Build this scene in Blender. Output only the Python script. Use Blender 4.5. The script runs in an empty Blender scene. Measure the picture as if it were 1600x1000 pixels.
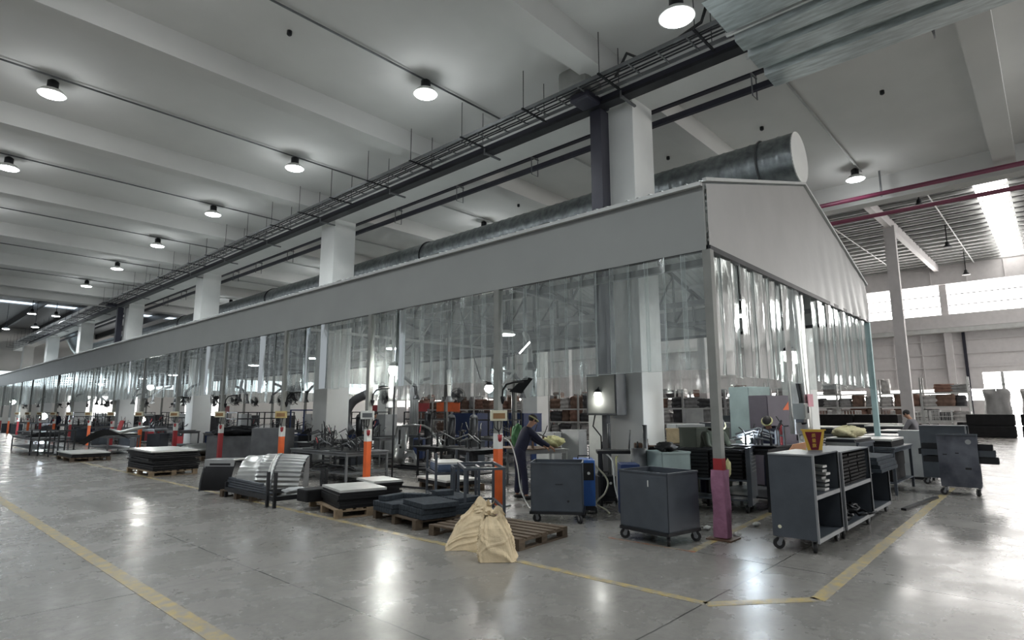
import bpy, bmesh, math, random
from mathutils import Vector, Matrix
PI = math.pi
C = bpy.context.scene.collection
S = bpy.context.scene

# ------------------------------------------------------------------ camera
cam_d = bpy.data.cameras.new('camera'); cam = bpy.data.objects.new('camera', cam_d); C.objects.link(cam)
cam_d.sensor_width = 36; cam_d.lens = 20.70; cam_d.clip_end = 400
cam.matrix_world = Matrix(((0.67648, -0.11156, -0.72796, 0), (-0.73646, -0.10531, -0.66824, 0), (-0.00211, 0.98816, -0.1534, 1.7), (0, 0, 0, 1)))
S.camera = cam

# ------------------------------------------------------------------ world, exposure
w = bpy.data.worlds.new('world'); S.world = w; w.use_nodes = True
w.node_tree.nodes['Background'].inputs[0].default_value = (0.90, 0.94, 1.0, 1)
w.node_tree.nodes['Background'].inputs[1].default_value = 0.36
S.view_settings.view_transform = 'Standard'; S.view_settings.look = 'None'
S.view_settings.exposure = 0.10; S.view_settings.gamma = 1; S.view_settings.use_curve_mapping = False
S.cycles.transparent_max_bounces = 24; S.cycles.max_bounces = 6; S.cycles.diffuse_bounces = 3
S.cycles.glossy_bounces = 3; S.cycles.transmission_bounces = 3; S.cycles.sample_clamp_indirect = 4
S.cycles.caustics_reflective = False; S.cycles.caustics_refractive = False
LAMP_W = 420       # one high bay lamp
DAY = 13.0          # daylight seen in the windows of the far hall

# ------------------------------------------------------------------ materials
MATS = {}
def mat(name, col, rough=0.6, metal=0.0, var=0.12, scale=3.0, bump=0.0, bscale=40.0, spec=0.5, edge=None, stretch=None):
    """plain surface with a mottled colour of its own (dirt, wear)"""
    if name in MATS: return MATS[name]
    m = bpy.data.materials.new(name); m.use_nodes = True; n = m.node_tree; N = n.nodes; L = n.links
    b = N['Principled BSDF']; b.inputs['Roughness'].default_value = rough; b.inputs['Metallic'].default_value = metal
    b.inputs['Specular IOR Level'].default_value = spec
    tc = N.new('ShaderNodeTexCoord'); mp = N.new('ShaderNodeMapping'); L.new(tc.outputs['Object'], mp.inputs[0])
    if stretch: mp.inputs['Scale'].default_value = stretch
    nz = N.new('ShaderNodeTexNoise'); nz.inputs['Scale'].default_value = scale; nz.inputs['Detail'].default_value = 5
    L.new(mp.outputs[0], nz.inputs['Vector'])
    r = N.new('ShaderNodeValToRGB'); r.color_ramp.elements[0].position = 0.3; r.color_ramp.elements[1].position = 0.7
    d = tuple(max(0, c * (1 - var)) for c in col[:3]) + (1,); l = tuple(min(1, c * (1 + var)) for c in col[:3]) + (1,)
    r.color_ramp.elements[0].color = d; r.color_ramp.elements[1].color = edge or l
    L.new(nz.outputs['Fac'], r.inputs[0]); L.new(r.outputs[0], b.inputs['Base Color'])
    if bump:
        n2 = N.new('ShaderNodeTexNoise'); n2.inputs['Scale'].default_value = bscale; n2.inputs['Detail'].default_value = 4
        L.new(mp.outputs[0], n2.inputs['Vector'])
        bp = N.new('ShaderNodeBump'); bp.inputs['Strength'].default_value = bump; bp.inputs['Distance'].default_value = 0.02
        L.new(n2.outputs['Fac'], bp.inputs['Height']); L.new(bp.outputs[0], b.inputs['Normal'])
    MATS[name] = m; return m
def emit(name, col, s):
    if name in MATS: return MATS[name]
    m = bpy.data.materials.new(name); m.use_nodes = True; n = m.node_tree
    n.nodes.remove(n.nodes['Principled BSDF']); e = n.nodes.new('ShaderNodeEmission')
    e.inputs[0].default_value = col + (1,); e.inputs[1].default_value = s
    n.links.new(e.outputs[0], n.nodes['Material Output'].inputs[0]); MATS[name] = m; return m

def floor_mat():
    m = bpy.data.materials.new('polished_concrete'); m.use_nodes = True; n = m.node_tree; N = n.nodes; L = n.links
    b = N['Principled BSDF']; g = N.new('ShaderNodeNewGeometry')
    def noise(sc, det=4, rough=.55):
        x = N.new('ShaderNodeTexNoise'); x.inputs['Scale'].default_value = sc; x.inputs['Detail'].default_value = det
        x.inputs['Roughness'].default_value = rough; L.new(g.outputs['Position'], x.inputs['Vector']); return x.outputs['Fac']
    def math_(op, a, c=None, d=None):
        x = N.new('ShaderNodeMath'); x.operation = op
        for i, v in enumerate((a, c, d)):
            if v is None: continue
            if isinstance(v, (int, float)): x.inputs[i].default_value = v
            else: L.new(v, x.inputs[i])
        return x.outputs[0]
    def ramp(f, p0, c0, p1, c1):
        r = N.new('ShaderNodeValToRGB'); e = r.color_ramp.elements
        e[0].position = p0; e[0].color = c0 + (1,); e[1].position = p1; e[1].color = c1 + (1,); L.new(f, r.inputs[0]); return r.outputs[0]
    base = ramp(noise(.45, 6, .6), .32, (.186, .177, .162), .72, (.228, .218, .202))
    fine = ramp(noise(9, 6, .7), .35, (.82, .82, .82), .65, (1.06, 1.06, 1.06))
    mx = N.new('ShaderNodeMix'); mx.data_type = 'RGBA'; mx.blend_type = 'MULTIPLY'; mx.inputs[0].default_value = 1
    L.new(base, mx.inputs[6]); L.new(fine, mx.inputs[7])
    # saw cut joints every four metres, wandering by a centimetre
    sx = N.new('ShaderNodeSeparateXYZ'); L.new(g.outputs['Position'], sx.inputs[0])
    def joint(o, off, pitch, wdt):
        f = math_('ABSOLUTE', math_('SUBTRACT', math_('MODULO', math_('ADD', o, 400 * pitch - off + pitch / 2), pitch), pitch / 2))
        return math_('LESS_THAN', f, wdt)
    wob = math_('MULTIPLY', math_('SUBTRACT', noise(3, 2), .5), .03)
    j = math_('MAXIMUM', joint(math_('ADD', sx.outputs[0], wob), 3.08, 3.98, .0075), joint(math_('ADD', sx.outputs[1], wob), 2.52, 4.12, .0075))
    m2 = N.new('ShaderNodeMix'); m2.data_type = 'RGBA'; L.new(j, m2.inputs[0]); L.new(mx.outputs[2], m2.inputs[6]); m2.inputs[7].default_value = (.05, .048, .045, 1)
    # scuffs and tyre marks
    wv = N.new('ShaderNodeTexNoise'); wv.inputs['Scale'].default_value = 1.3; wv.inputs['Detail'].default_value = 9; wv.inputs['Distortion'].default_value = 2.2
    L.new(g.outputs['Position'], wv.inputs['Vector'])
    sc = ramp(wv.outputs['Fac'], .485, (1, 1, 1), .5, (.78, .78, .78)); sc2 = ramp(wv.outputs['Fac'], .5, (.0, .0, .0), .512, (1, 1, 1))
    m3 = N.new('ShaderNodeMix'); m3.data_type = 'RGBA'; m3.blend_type = 'LIGHTEN'; m3.inputs[0].default_value = 1; L.new(sc, m3.inputs[6]); L.new(sc2, m3.inputs[7])
    m4 = N.new('ShaderNodeMix'); m4.data_type = 'RGBA'; m4.blend_type = 'MULTIPLY'; m4.inputs[0].default_value = .6; L.new(m2.outputs[2], m4.inputs[6]); L.new(m3.outputs[2], m4.inputs[7])
    L.new(m4.outputs[2], b.inputs['Base Color'])
    rg = N.new('ShaderNodeMapRange'); L.new(noise(1.1, 7, .65), rg.inputs[0]); rg.inputs[1].default_value = .3; rg.inputs[2].default_value = .7
    rg.inputs[3].default_value = .17; rg.inputs[4].default_value = .36; L.new(rg.outputs[0], b.inputs['Roughness'])
    b.inputs['Specular IOR Level'].default_value = .6
    bp = N.new('ShaderNodeBump'); bp.inputs['Strength'].default_value = .10; bp.inputs['Distance'].default_value = .02
    L.new(noise(2.2, 6, .6), bp.inputs['Height']); L.new(bp.outputs[0], b.inputs['Normal'])
    return m

def line_mat(name, col):
    """worn road paint: chipped away where the noise is low"""
    m = bpy.data.materials.new(name); m.use_nodes = True; n = m.node_tree; N = n.nodes; L = n.links
    b = N['Principled BSDF']; b.inputs['Roughness'].default_value = .4
    g = N.new('ShaderNodeNewGeometry'); nz = N.new('ShaderNodeTexNoise'); nz.inputs['Scale'].default_value = 7; nz.inputs['Detail'].default_value = 8; nz.inputs['Roughness'].default_value = .65
    L.new(g.outputs['Position'], nz.inputs['Vector'])
    r = N.new('ShaderNodeValToRGB'); e = r.color_ramp.elements
    e[0].position = .42; e[0].color = (.23, .21, .17, 1); e[1].position = .6; e[1].color = col + (1,)
    L.new(nz.outputs['Fac'], r.inputs[0]); L.new(r.outputs[0], b.inputs['Base Color'])
    return m

def pvc_mat():
    """thin clear PVC sheet: mostly see-through, glossy, slightly milky and scratched"""
    m = bpy.data.materials.new('clear_pvc'); m.use_nodes = True; n = m.node_tree; N = n.nodes; L = n.links
    N.remove(N['Principled BSDF']); out = N['Material Output']
    tr = N.new('ShaderNodeBsdfTransparent'); tr.inputs[0].default_value = (.90, .93, .92, 1)
    gl = N.new('ShaderNodeBsdfGlossy'); gl.inputs['Roughness'].default_value = .07; gl.inputs[0].default_value = (.9, .95, .95, 1)
    df = N.new('ShaderNodeBsdfTranslucent'); df.inputs[0].default_value = (.78, .84, .84, 1)
    d2 = N.new('ShaderNodeBsdfDiffuse'); d2.inputs[0].default_value = (.78, .84, .84, 1)
    tc = N.new('ShaderNodeTexCoord'); mp = N.new('ShaderNodeMapping'); mp.inputs['Scale'].default_value = (3, 3, .8); L.new(tc.outputs['Object'], mp.inputs[0])
    nz = N.new('ShaderNodeTexNoise'); nz.inputs['Scale'].default_value = 2.2; nz.inputs['Detail'].default_value = 6; nz.inputs['Distortion'].default_value = .6; L.new(mp.outputs[0], nz.inputs['Vector'])
    mr = N.new('ShaderNodeMapRange'); L.new(nz.outputs['Fac'], mr.inputs[0]); mr.inputs[1].default_value = .35; mr.inputs[2].default_value = .75; mr.inputs[3].default_value = .10; mr.inputs[4].default_value = .30
    bp = N.new('ShaderNodeBump'); bp.inputs['Strength'].default_value = .35; bp.inputs['Distance'].default_value = .02; L.new(nz.outputs['Fac'], bp.inputs['Height']); L.new(bp.outputs[0], gl.inputs['Normal'])
    mm = N.new('ShaderNodeMixShader'); mm.inputs[0].default_value = .5; L.new(df.outputs[0], mm.inputs[1]); L.new(d2.outputs[0], mm.inputs[2])
    m1 = N.new('ShaderNodeMixShader'); L.new(mr.outputs[0], m1.inputs[0]); L.new(tr.outputs[0], m1.inputs[1]); L.new(mm.outputs[0], m1.inputs[2])
    fr = N.new('ShaderNodeFresnel'); fr.inputs[0].default_value = 1.5; ad = N.new('ShaderNodeMath'); ad.operation = 'MULTIPLY_ADD'; ad.inputs[1].default_value = 1.0; ad.inputs[2].default_value = .01; L.new(fr.outputs[0], ad.inputs[0])
    m2 = N.new('ShaderNodeMixShader'); L.new(ad.outputs[0], m2.inputs[0]); L.new(m1.outputs[0], m2.inputs[1]); L.new(gl.outputs[0], m2.inputs[2])
    L.new(m2.outputs[0], out.inputs[0]); return m

M_FLOOR = floor_mat(); M_YEL = line_mat('worn_yellow_paint', (.37, .28, .10)); M_REDL = line_mat('worn_red_paint', (.28, .10, .05))
M_PVC = pvc_mat(); M_PVCE = mat('pvc_strip_edge', (.52, .58, .57), .3)
M_CEIL = mat('painted_concrete', (.70, .70, .68), .85, var=.05, scale=.6)
M_COL = mat('white_painted_column', (.78, .79, .77), .7, var=.05, scale=1.2)
M_FASCIA = mat('grey_panel', (.30, .312, .302), .45, var=.04, scale=1.0)
M_FABRIC = mat('grey_tarpaulin', (.385, .38, .37), .42, var=.05, scale=1.2, bump=.5, bscale=1.6)
M_ROOFB = mat('white_corrugated', (.62, .65, .64), .5, var=.06)
M_GALV = mat('galvanised_steel', (.50, .55, .55), .30, .7, var=.28, scale=5, stretch=(3, .5, 3))
M_GALVD = mat('galvanised_duct', (.30, .33, .34), .33, .8, var=.3, scale=6)
M_DKNAVY = mat('dark_navy_steel', (.022, .022, .035), .5, .2)
M_DK = mat('dark_steel', (.022, .023, .026), .45, .5, var=.3)
M_GREYST = mat('grey_steel', (.13, .135, .14), .5, .3, var=.2)
M_POST = mat('grey_post_paint', (.22, .225, .21), .5, var=.12)
M_WHST = mat('white_steel', (.55, .56, .55), .5, var=.08)
M_HALLW = mat('hall_cladding', (.66, .64, .64), .7, var=.05)
M_HALLS = mat('hall_steel', (.62, .60, .60), .6, var=.05)
M_ROOFM = mat('metal_roof_deck', (.17, .17, .17), .5, .3, var=.1)
M_MAROON = mat('maroon_pipe_paint', (.13, .02, .05), .45)
M_ORANGE = mat('orange_paint', (.75, .13, .025), .5)
M_WHITE = mat('white_paint', (.68, .69, .66), .5)
M_RED = mat('red_paint', (.30, .02, .025), .5)
M_BLACK = mat('black_rubber', (.012, .012, .013), .6)
M_PINK = mat('mauve_cloth_wrap', (.31, .14, .22), .85, var=.15, scale=8, bump=.6, bscale=14)
M_GLOW = emit('lamp_glow', (.93, .98, 1.0), 26)
M_DAY = emit('daylight', (1.0, .965, .93), DAY)
M_CART = mat('blue_grey_cart_paint', (.062, .072, .086), .42, .15, var=.14, scale=4)
M_CARTE = mat('bare_cart_edge', (.28, .29, .30), .4, .5)
M_WOOD = mat('pallet_wood', (.085, .06, .038), .8, var=.35, scale=12, stretch=(1, 6, 6))
M_WOODL = mat('light_pallet_wood', (.22, .16, .10), .8, var=.3, scale=12)
M_BAG = mat('kraft_paper', (.56, .45, .29), .75, var=.12, scale=6, bump=.8, bscale=9)
M_FOAM = mat('charcoal_foam', (.035, .042, .050), .85, var=.25, scale=20, spec=.2)
M_PANEL = mat('black_panel', (.010, .010, .011), .55, var=.3, spec=.25)
M_SHEET = mat('bright_sheet', (.62, .62, .59), .3, .3, var=.1)
M_SILVER = mat('silver_body', (.46, .47, .46), .28, .85, var=.12, scale=4)
M_BLUE = mat('blue_paint', (.014, .035, .12), .45, var=.15); M_BRBLUE = mat('bright_blue_paint', (.03, .12, .40), .45, var=.1)
M_NAVY = mat('navy_cloth', (.012, .014, .035), .85, var=.2, scale=8)
M_GREENC = mat('olive_cloth', (.020, .023, .014), .9, var=.2)
M_SKIN = mat('skin', (.42, .23, .15), .6)
M_HAIR = mat('black_hair', (.012, .01, .01), .7)
M_YELC = mat('yellow_cloth', (.46, .44, .22), .8, var=.15, bump=.5)
M_BEIGE = mat('beige_cloth', (.50, .46, .28), .85, var=.2, scale=7, bump=.5)
M_YELLOW = mat('yellow_paint', (.66, .42, .06), .5)
M_OCHRE = mat('ochre_plastic', (.42, .33, .14), .5)
M_CREAM = mat('cream_plastic', (.60, .58, .44), .45)
M_BROWN = mat('brown_box', (.22, .12, .05), .7, var=.3)
M_RUST = mat('rusty_steel', (.09, .05, .03), .6, .3, var=.4, scale=14)
M_TEAL = mat('pale_teal_paint', (.30, .38, .37), .5)
M_GREYB = mat('light_grey_box', (.33, .34, .34), .5)
M_GREEN = mat('green_cloth', (.05, .16, .06), .7)

# ------------------------------------------------------------------ mesh helpers
class MB:
    """collects shapes; build() links them as ONE mesh object"""
    def __init__(s): s.bm = bmesh.new()
    def box(s, a, b, bev=0):
        """corner a to corner b"""
        v = [s.bm.verts.new((x, y, z)) for x in (a[0], b[0]) for y in (a[1], b[1]) for z in (a[2], b[2])]
        f = []
        for q in ((0, 1, 3, 2), (4, 6, 7, 5), (0, 4, 5, 1), (2, 3, 7, 6), (0, 2, 6, 4), (1, 5, 7, 3)): f.append(s.bm.faces.new([v[i] for i in q]))
        if bev: bmesh.ops.bevel(s.bm, geom=list({e for x in f for e in x.edges}), offset=bev, segments=2, affect='EDGES', profile=.6)
        return s
    def bar(s, p, q, w, h=None, up=(0, 0, 1)):
        """rectangular bar from p to q"""
        h = h or w; p = Vector(p); q = Vector(q); d = (q - p)
        if d.length < 1e-6: return s
        d.normalize(); u = Vector(up)
        if abs(d.dot(u)) > .98: u = Vector((1, 0, 0))
        x = d.cross(u).normalized(); z = x.cross(d).normalized(); vs = []
        for c in (p, q):
            for i, j in ((-1, -1), (1, -1), (1, 1), (-1, 1)): vs.append(s.bm.verts.new(c + x * (i * w / 2) + z * (j * h / 2)))
        for k in range(4): s.bm.faces.new((vs[k], vs[(k + 1) % 4], vs[4 + (k + 1) % 4], vs[4 + k]))
        s.bm.faces.new(vs[:4][::-1]); s.bm.faces.new(vs[4:]); return s
    def tube(s, pts, r, seg=10, cap=True):
        """round tube along a path; r may be a list"""
        pts = [Vector(p) for p in pts]; rings = []; prev = None
        for i, p in enumerate(pts):
            d = (pts[min(i + 1, len(pts) - 1)] - pts[max(i - 1, 0)])
            d = d.normalized() if d.length > 1e-9 else Vector((0, 0, 1))
            if prev is None: x = d.orthogonal().normalized()
            else:
                x = prev - d * prev.dot(d); x = x.normalized() if x.length > 1e-6 else d.orthogonal().normalized()
            prev = x; y = d.cross(x); rr = r[i] if isinstance(r, (list, tuple)) else r
            rings.append([s.bm.verts.new(p + (x * math.cos(2 * PI * k / seg) + y * math.sin(2 * PI * k / seg)) * rr) for k in range(seg)])
        for a, b in zip(rings, rings[1:]):
            for k in range(seg):
                f = s.bm.faces.new((a[k], a[(k + 1) % seg], b[(k + 1) % seg], b[k])); f.smooth = True
        if cap: s.bm.faces.new(rings[0][::-1]); s.bm.faces.new(rings[-1])
        return s
    def cyl(s, p, q, r, r2=None, seg=16): return s.tube([p, q], [r, r if r2 is None else r2], seg)
    def lathe(s, prof, c=(0, 0, 0), seg=24, axis='z'):
        rings = []
        for rr, z in prof:
            ring = []
            for k in range(seg):
                a = 2 * PI * k / seg; x, y = rr * math.cos(a), rr * math.sin(a)
                P = (x, y, z) if axis == 'z' else ((z, x, y) if axis == 'x' else (x, z, y))
                ring.append(s.bm.verts.new((c[0] + P[0], c[1] + P[1], c[2] + P[2])))
            rings.append(ring)
        for a, b in zip(rings, rings[1:]):
            for k in range(seg):
                f = s.bm.faces.new((a[k], a[(k + 1) % seg], b[(k + 1) % seg], b[k])); f.smooth = True
        s.bm.faces.new(rings[0][::-1]); s.bm.faces.new(rings[-1]); return s
    def prism(s, pts, d, closed=True):
        """polygon pts extruded by vector d"""
        a = [s.bm.verts.new(p) for p in pts]; b = [s.bm.verts.new(Vector(p) + Vector(d)) for p in pts]; n = len(a)
        for k in range(n if closed else n - 1): s.bm.faces.new((a[k], a[(k + 1) % n], b[(k + 1) % n], b[k]))
        if closed: s.bm.faces.new(a[::-1]); s.bm.faces.new(b)
        return s
    def grid(s, fn, nu, nv, smooth=True):
        g = [[s.bm.verts.new(fn(i / nu, j / nv)) for j in range(nv + 1)] for i in range(nu + 1)]
        for i in range(nu):
            for j in range(nv):
                f = s.bm.faces.new((g[i][j], g[i + 1][j], g[i + 1][j + 1], g[i][j + 1])); f.smooth = smooth
        return s
    def blob(s, c, r, seed=0, rough=.18, seg=18, squash=1.0):
        """crumpled closed lump; r = (rx, ry, rz), bottom flattened at c.z"""
        rn = random.Random(seed); ph = [rn.uniform(0, 6.28) for _ in range(9)]
        n = seg; m = max(6, seg // 2); rings = []
        for j in range(m + 1):
            t = PI * j / m; ring = []
            for k in range(n):
                a = 2 * PI * k / n
                f = 1 + rough * (math.sin(3 * a + ph[0] + 2 * t) * .5 + math.sin(5 * a + ph[1]) * math.sin(4 * t + ph[2]) * .6 + math.sin(9 * a + 7 * t + ph[3]) * .35)
                z = -math.cos(t) * r[2] * f + r[2]
                ring.append(s.bm.verts.new((c[0] + math.cos(a) * math.sin(t) * r[0] * f, c[1] + math.sin(a) * math.sin(t) * r[1] * f, c[2] + max(0, z) * squash)))
            rings.append(ring)
        for a, b in zip(rings, rings[1:]):
            for k in range(n):
                f = s.bm.faces.new((a[k], a[(k + 1) % n], b[(k + 1) % n], b[k])); f.smooth = True
        return s
    def build(s, name, m, parent=None, label=None):
        me = bpy.data.meshes.new(name); bmesh.ops.recalc_face_normals(s.bm, faces=s.bm.faces); s.bm.to_mesh(me); s.bm.free()
        me.materials.append(m); o = bpy.data.objects.new(name, me); C.objects.link(o)
        if parent: o.parent = parent
        if label: o['label'] = label
        return o
def smooth(pts, n=6):
    """Catmull-Rom curve through the points"""
    P = [Vector(p) for p in pts]; P = [P[0]] + P + [P[-1]]; out = []
    for i in range(1, len(P) - 2):
        a, b, c, d = P[i - 1:i + 3]
        for k in range(n):
            t = k / n; out.append(.5 * ((2 * b) + (c - a) * t + (2 * a - 5 * b + 4 * c - d) * t * t + (3 * b - a - 3 * c + d) * t ** 3))
    return out + [P[-2]]
def tag(o, label, cat, group=None):
    o['label'] = label; o['category'] = cat
    if group: o['group'] = group
    return o
def thing(name, label, cat, loc=(0, 0, 0), rz=0, group=None):
    o = bpy.data.objects.new(name, None); C.objects.link(o); o.empty_display_size = .2
    o.location = loc; o.rotation_euler = (0, 0, rz); return tag(o, label, cat, group)
def kids(o): return [c for c in bpy.data.objects if c.parent == o]
def copy_tree(o, loc=None, rz=None, label=None, group=None, scale=None):
    m = {o: o.copy()}; C.objects.link(m[o])
    for ch in kids(o):
        m[ch] = ch.copy(); C.objects.link(m[ch]); m[ch].parent = m[o]
        for g in kids(ch): m[g] = g.copy(); C.objects.link(m[g]); m[g].parent = m[ch]
    c = m[o]
    if loc is not None: c.location = loc
    if rz is not None: c.rotation_euler = (0, 0, rz)
    if scale is not None: c.scale = scale if hasattr(scale, '__len__') else (scale,) * 3
    if label: c['label'] = label
    if group: c['group'] = group
    return c
def struct(name, mb, m):
    o = mb.build(name, m); o['kind'] = 'structure'; return o

# ================================================================== SETTING
struct('floor', MB().box((-14, -44, -.2), (64, 90, 0)), M_FLOOR)
struct('ceiling', MB().box((-14, -14, 9.2), (21.9, 44, 9.5)), M_CEIL)
t = 0
def trim(mb, m):
    global t
    t += 1; return struct('trim_%d' % t, mb, m)
for k in range(-2, 7):                                   # cross beams
    y = 6.4 + 6 * k
    trim(MB().box((-14, y - .25, 8.65), (10.5, y + .25, 9.2)), M_CEIL)
    trim(MB().box((11.35, y - .25, 8.65), (21.4, y + .25, 9.2)), M_CEIL)
trim(MB().box((10.45, -14, 8.45), (11.35, 90, 9.5)), M_CEIL)     # main beam over the column row
trim(MB().box((21.4, -14, 8.4), (21.9, 90, 9.5)), M_CEIL)
trim(MB().box((-14, 43.4, 8.3), (21.9, 44.2, 9.9)), M_CEIL)
def column(x, y, h=8.45, m=M_COL):
    mb = MB(); mb.box((x, y, 0), (x + .85, y + .9, h), bev=.02)
    o = trim(mb, m); return o
for k in range(7): column(10.5, 6.1 + 12 * k)
for k in range(-1, 7): column(21.45, 6.1 + 12 * k, 8.4)
# steel hall beyond the concrete bay
struct('wall_far', MB().box((60, -44, 4.7), (60.2, 90, 9.5)).box((60, 4.2, 3.4), (60.2, 90, 4.7)).box((60, 4.2, 0), (60.2, 90, 2.5)).box((60, -44, 0), (60.2, -2.5, 4.7)).box((60, -44, 12.0), (60.2, 90, 15)), M_HALLW)
struct('wall_end', MB().box((-14, 85, 0), (60.2, 85.2, 4.6)).box((-14, 85, 6.2), (60.2, 85.2, 15)), M_CEIL)
struct('window_1', MB().box((60.1, -9, 9.5), (60.15, 90, 12.0)), M_DAY)
trim(MB().box((60.0, -44, 9.5), (60.2, -9, 12.0)), M_HALLW)
struct('window_2', MB().box((60.1, 4.2, 2.5), (60.15, 90, 3.4)), M_DAY)
struct('window_3', MB().box((-14, 85.1, 4.6), (60, 85.15, 6.2)), emit('dim_daylight', (.85, .95, 1), 2.5))
struct('door_1', MB().box((60.3, -2.5, 0), (60.35, 4.2, 4.7)), emit('yard_daylight', (1, .98, .96), DAY * .8))
for k in range(-7, 20):                                   # wall posts and girts of the far wall
    y = 6.1 + 6 * (k - 1)
    if y > 84: break
    mb = MB(); mb.box((59.5, y - .25, 0), (59.98, y + .25, 13.6))
    if not -2.6 < y < 4.1: trim(mb, M_HALLS)
for z in (5.2, 6.3, 7.4):
    trim(MB().box((59.85, -44, z - .06), (60, 90, z + .06)), M_HALLS)
for z in (10.3, 11.2): trim(MB().box((59.95, -44, z - .04), (60.09, 90, z + .04)), M_GREYST)
trim(MB().box((59.3, -44, 8.4), (59.95, 90, 9.5)), M_HALLS)     # crane girders
trim(MB().box((59.0, -44, 8.0), (59.95, 90, 8.35)), M_WHST)
trim(MB().box((59.2, -44, 12.0), (60, 90, 13.55)), M_HALLS)
for k in range(40):                                       # girder stiffeners
    y = -10 + 2.4 * k
    if y < 30: trim(MB().box((59.1, y - .03, 12.05), (59.22, y + .03, 13.5)), M_HALLS)
for k in range(26):                                       # wall posts between girts
    y = -8 + 2.0 * k
    if not -2.6 < y < 4.1 and y < 32: trim(MB().box((59.9, y - .05, 3.5), (60, y + .05, 8.0)), M_HALLS)
trim(MB().box((59.75, 6.0, 0), (59.98, 6.2, 9.4)).box((59.75, 5.0, 0), (59.98, 5.2, 9.4)), M_DKNAVY)
# roof deck of the far hall with ribs along y and a skylight strip
mb = MB(); n = 56
pr = []
for i in range(n + 1):
    x = 21.6 + (60.2 - 21.6) * i / n; z = 12.4 + 1.4 * (i / n)
    pr += [(x, -44, z), (x + .22, -44, z), (x + .26, -44, z + .22), (x + .6, -44, z + .22)]
y0s, y1s = .7, 2.1
def deck(ya, yb, mm):
    b = MB(); b.prism([(p[0], ya, p[2]) for p in pr], (0, yb - ya, 0), closed=False); return trim(b, mm)
deck(-44, -35.4, M_ROOFM); deck(-34, -23.4, M_ROOFM); deck(-22, -11.4, M_ROOFM); deck(-10, y0s, M_ROOFM); deck(y1s, 27, M_ROOFM); deck(28.5, 90, M_ROOFM)
sky = emit('skylight_daylight', (1, .97, .93), DAY * .5)
struct('window_4', MB().prism([(24, y0s, 12.75), (60, y0s, 14.05), (60, y0s, 14.1), (24, y0s, 12.8)], (0, y1s - y0s, 0)), sky)
struct('window_5', MB().prism([(24, 27, 12.75), (60, 27, 14.05), (60, 27, 14.1), (24, 27, 12.8)], (0, 1.5, 0)), sky)
for i in range(28):                                       # purlins
    x = 24 + 1.3 * i; z = 12.35 + 1.4 * (x - 21.6) / 38.6
    trim(MB().box((x, -44, z - .16), (x + .09, 90, z)), M_WHST)
for y in (-5.9, 6.3, 18.3, 30.3, 42.3):                                # rafters and hall columns
    trim(MB().bar((21.6, y, 12.0), (60, y, 13.4), .3, .55), M_HALLS)
    trim(MB().box((39.8, y - .28, 0), (40.2, y + .28, 12.5)).box((39.55, y - .3, 0), (40.45, y + .3, .04)), M_HALLS)
for y in (2.6+1.2, 9.0, 14.2):
    trim(MB().bar((24, y, 12.2), (60, y, 13.5), .05, .05), M_WHST)
struct('wall_front', MB().box((21.6, -44.2, 0), (60.2, -44, 3)).box((21.6, -44.2, 6.5), (60.2, -44, 9.5)).box((21.6, -44.2, 12), (60.2, -44, 15)), M_HALLW)
struct('window_7', MB().box((21.6, -44.1, 3), (60, -44.05, 6.5)).box((21.6, -44.1, 9.5), (60, -44.05, 12)), M_DAY)  # unseen glowing bands, added to brighten the gable end panel
# end hall beyond the concrete bay (far left)
mb = MB(); mb.box((-14, 44.2, 11), (21.4, 58, 11.2)).box((-14, 60, 11), (21.4, 64, 11.2)).box((-14, 66, 11), (21.4, 90, 11.2))
trim(mb, M_ROOFM)
cool = emit('cool_skylight', (.75, .88, 1), 1.6)
struct('window_6', MB().box((-14, 58, 11.1), (21.4, 60, 11.15)).box((-14, 64, 11.1), (21.4, 66, 11.15)), cool)
for k in range(9):
    trim(MB().box((-6 + 3 * k, 44.2, 10.4), (-5.8 + 3 * k, 85, 11)), M_DK)
for k in range(3): struct('window_%d' % (8 + k), MB().prism([(24, -10 - 12 * k, 12.75), (60, -10 - 12 * k, 14.05), (60, -10 - 12 * k, 14.1), (24, -10 - 12 * k, 12.8)], (0, -1.4, 0)), sky)  # extra skylight strips out of view, added for more bounce onto the right ceiling
# floor markings
def mark(x0, y0, x1, y1, w, m=M_YEL):
    d = Vector((x1 - x0, y1 - y0, 0)); n_ = Vector((-d.y, d.x, 0)).normalized() * w / 2
    a = Vector((x0, y0, .0)); b = Vector((x1, y1, .0))
    return trim(MB().prism([a - n_, b - n_, b + n_, a + n_], (0, 0, .003)), m)
mark(5.28, 2.50, 5.28, 72, .10); mark(5.26, 2.50, 6.08, 1.80, .12); mark(6.06, 1.80, 16.5, 1.93, .13)
mark(2.02, -6, 2.02, 72, .15); mark(7.08, 3.5, 13, 3.95, .10); mark(7.05, 3.45, 7.05, 4.7, .05, M_REDL)

# ================================================================== BOOTH
XA, XB, YA, YB = 8.0, 17.7, 3.5, 74.0
ZF, ZE, ZR, XR, ZC = 4.0, 5.0, 6.37, 12.85, 2.28
booth = thing('booth_canopy', 'long grey gabled canopy over the welding booths, with plastic strip curtains hung below', 'canopy', (0, 0, 0))
MB().box((XA - .05, YA, ZF), (XA, YB, ZE)).build('side_fascia', M_FASCIA, booth)
MB().box((XB, YA, ZF), (XB + .05, YB, ZE)).build('side_fascia', M_FASCIA, booth)
def gable(u, v):   # end panel with soft folds in the cloth near its right end
    x = XA + (XB - XA) * u
    top = ZE + (ZR - ZE) * ((x - XA) / (XR - XA) if x < XR else (XB - x) / (XB - XR))
    f = .06 * math.sin(x * 4.3 + 2.2 * v) * max(0, u - .45) * 1.6 * (1 - v * .8) + .03 * math.sin(7 * x + 5 * v) * max(0, u - .6)
    return (x, YA - .03 - abs(f), ZF + (top - ZF) * v)
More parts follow.
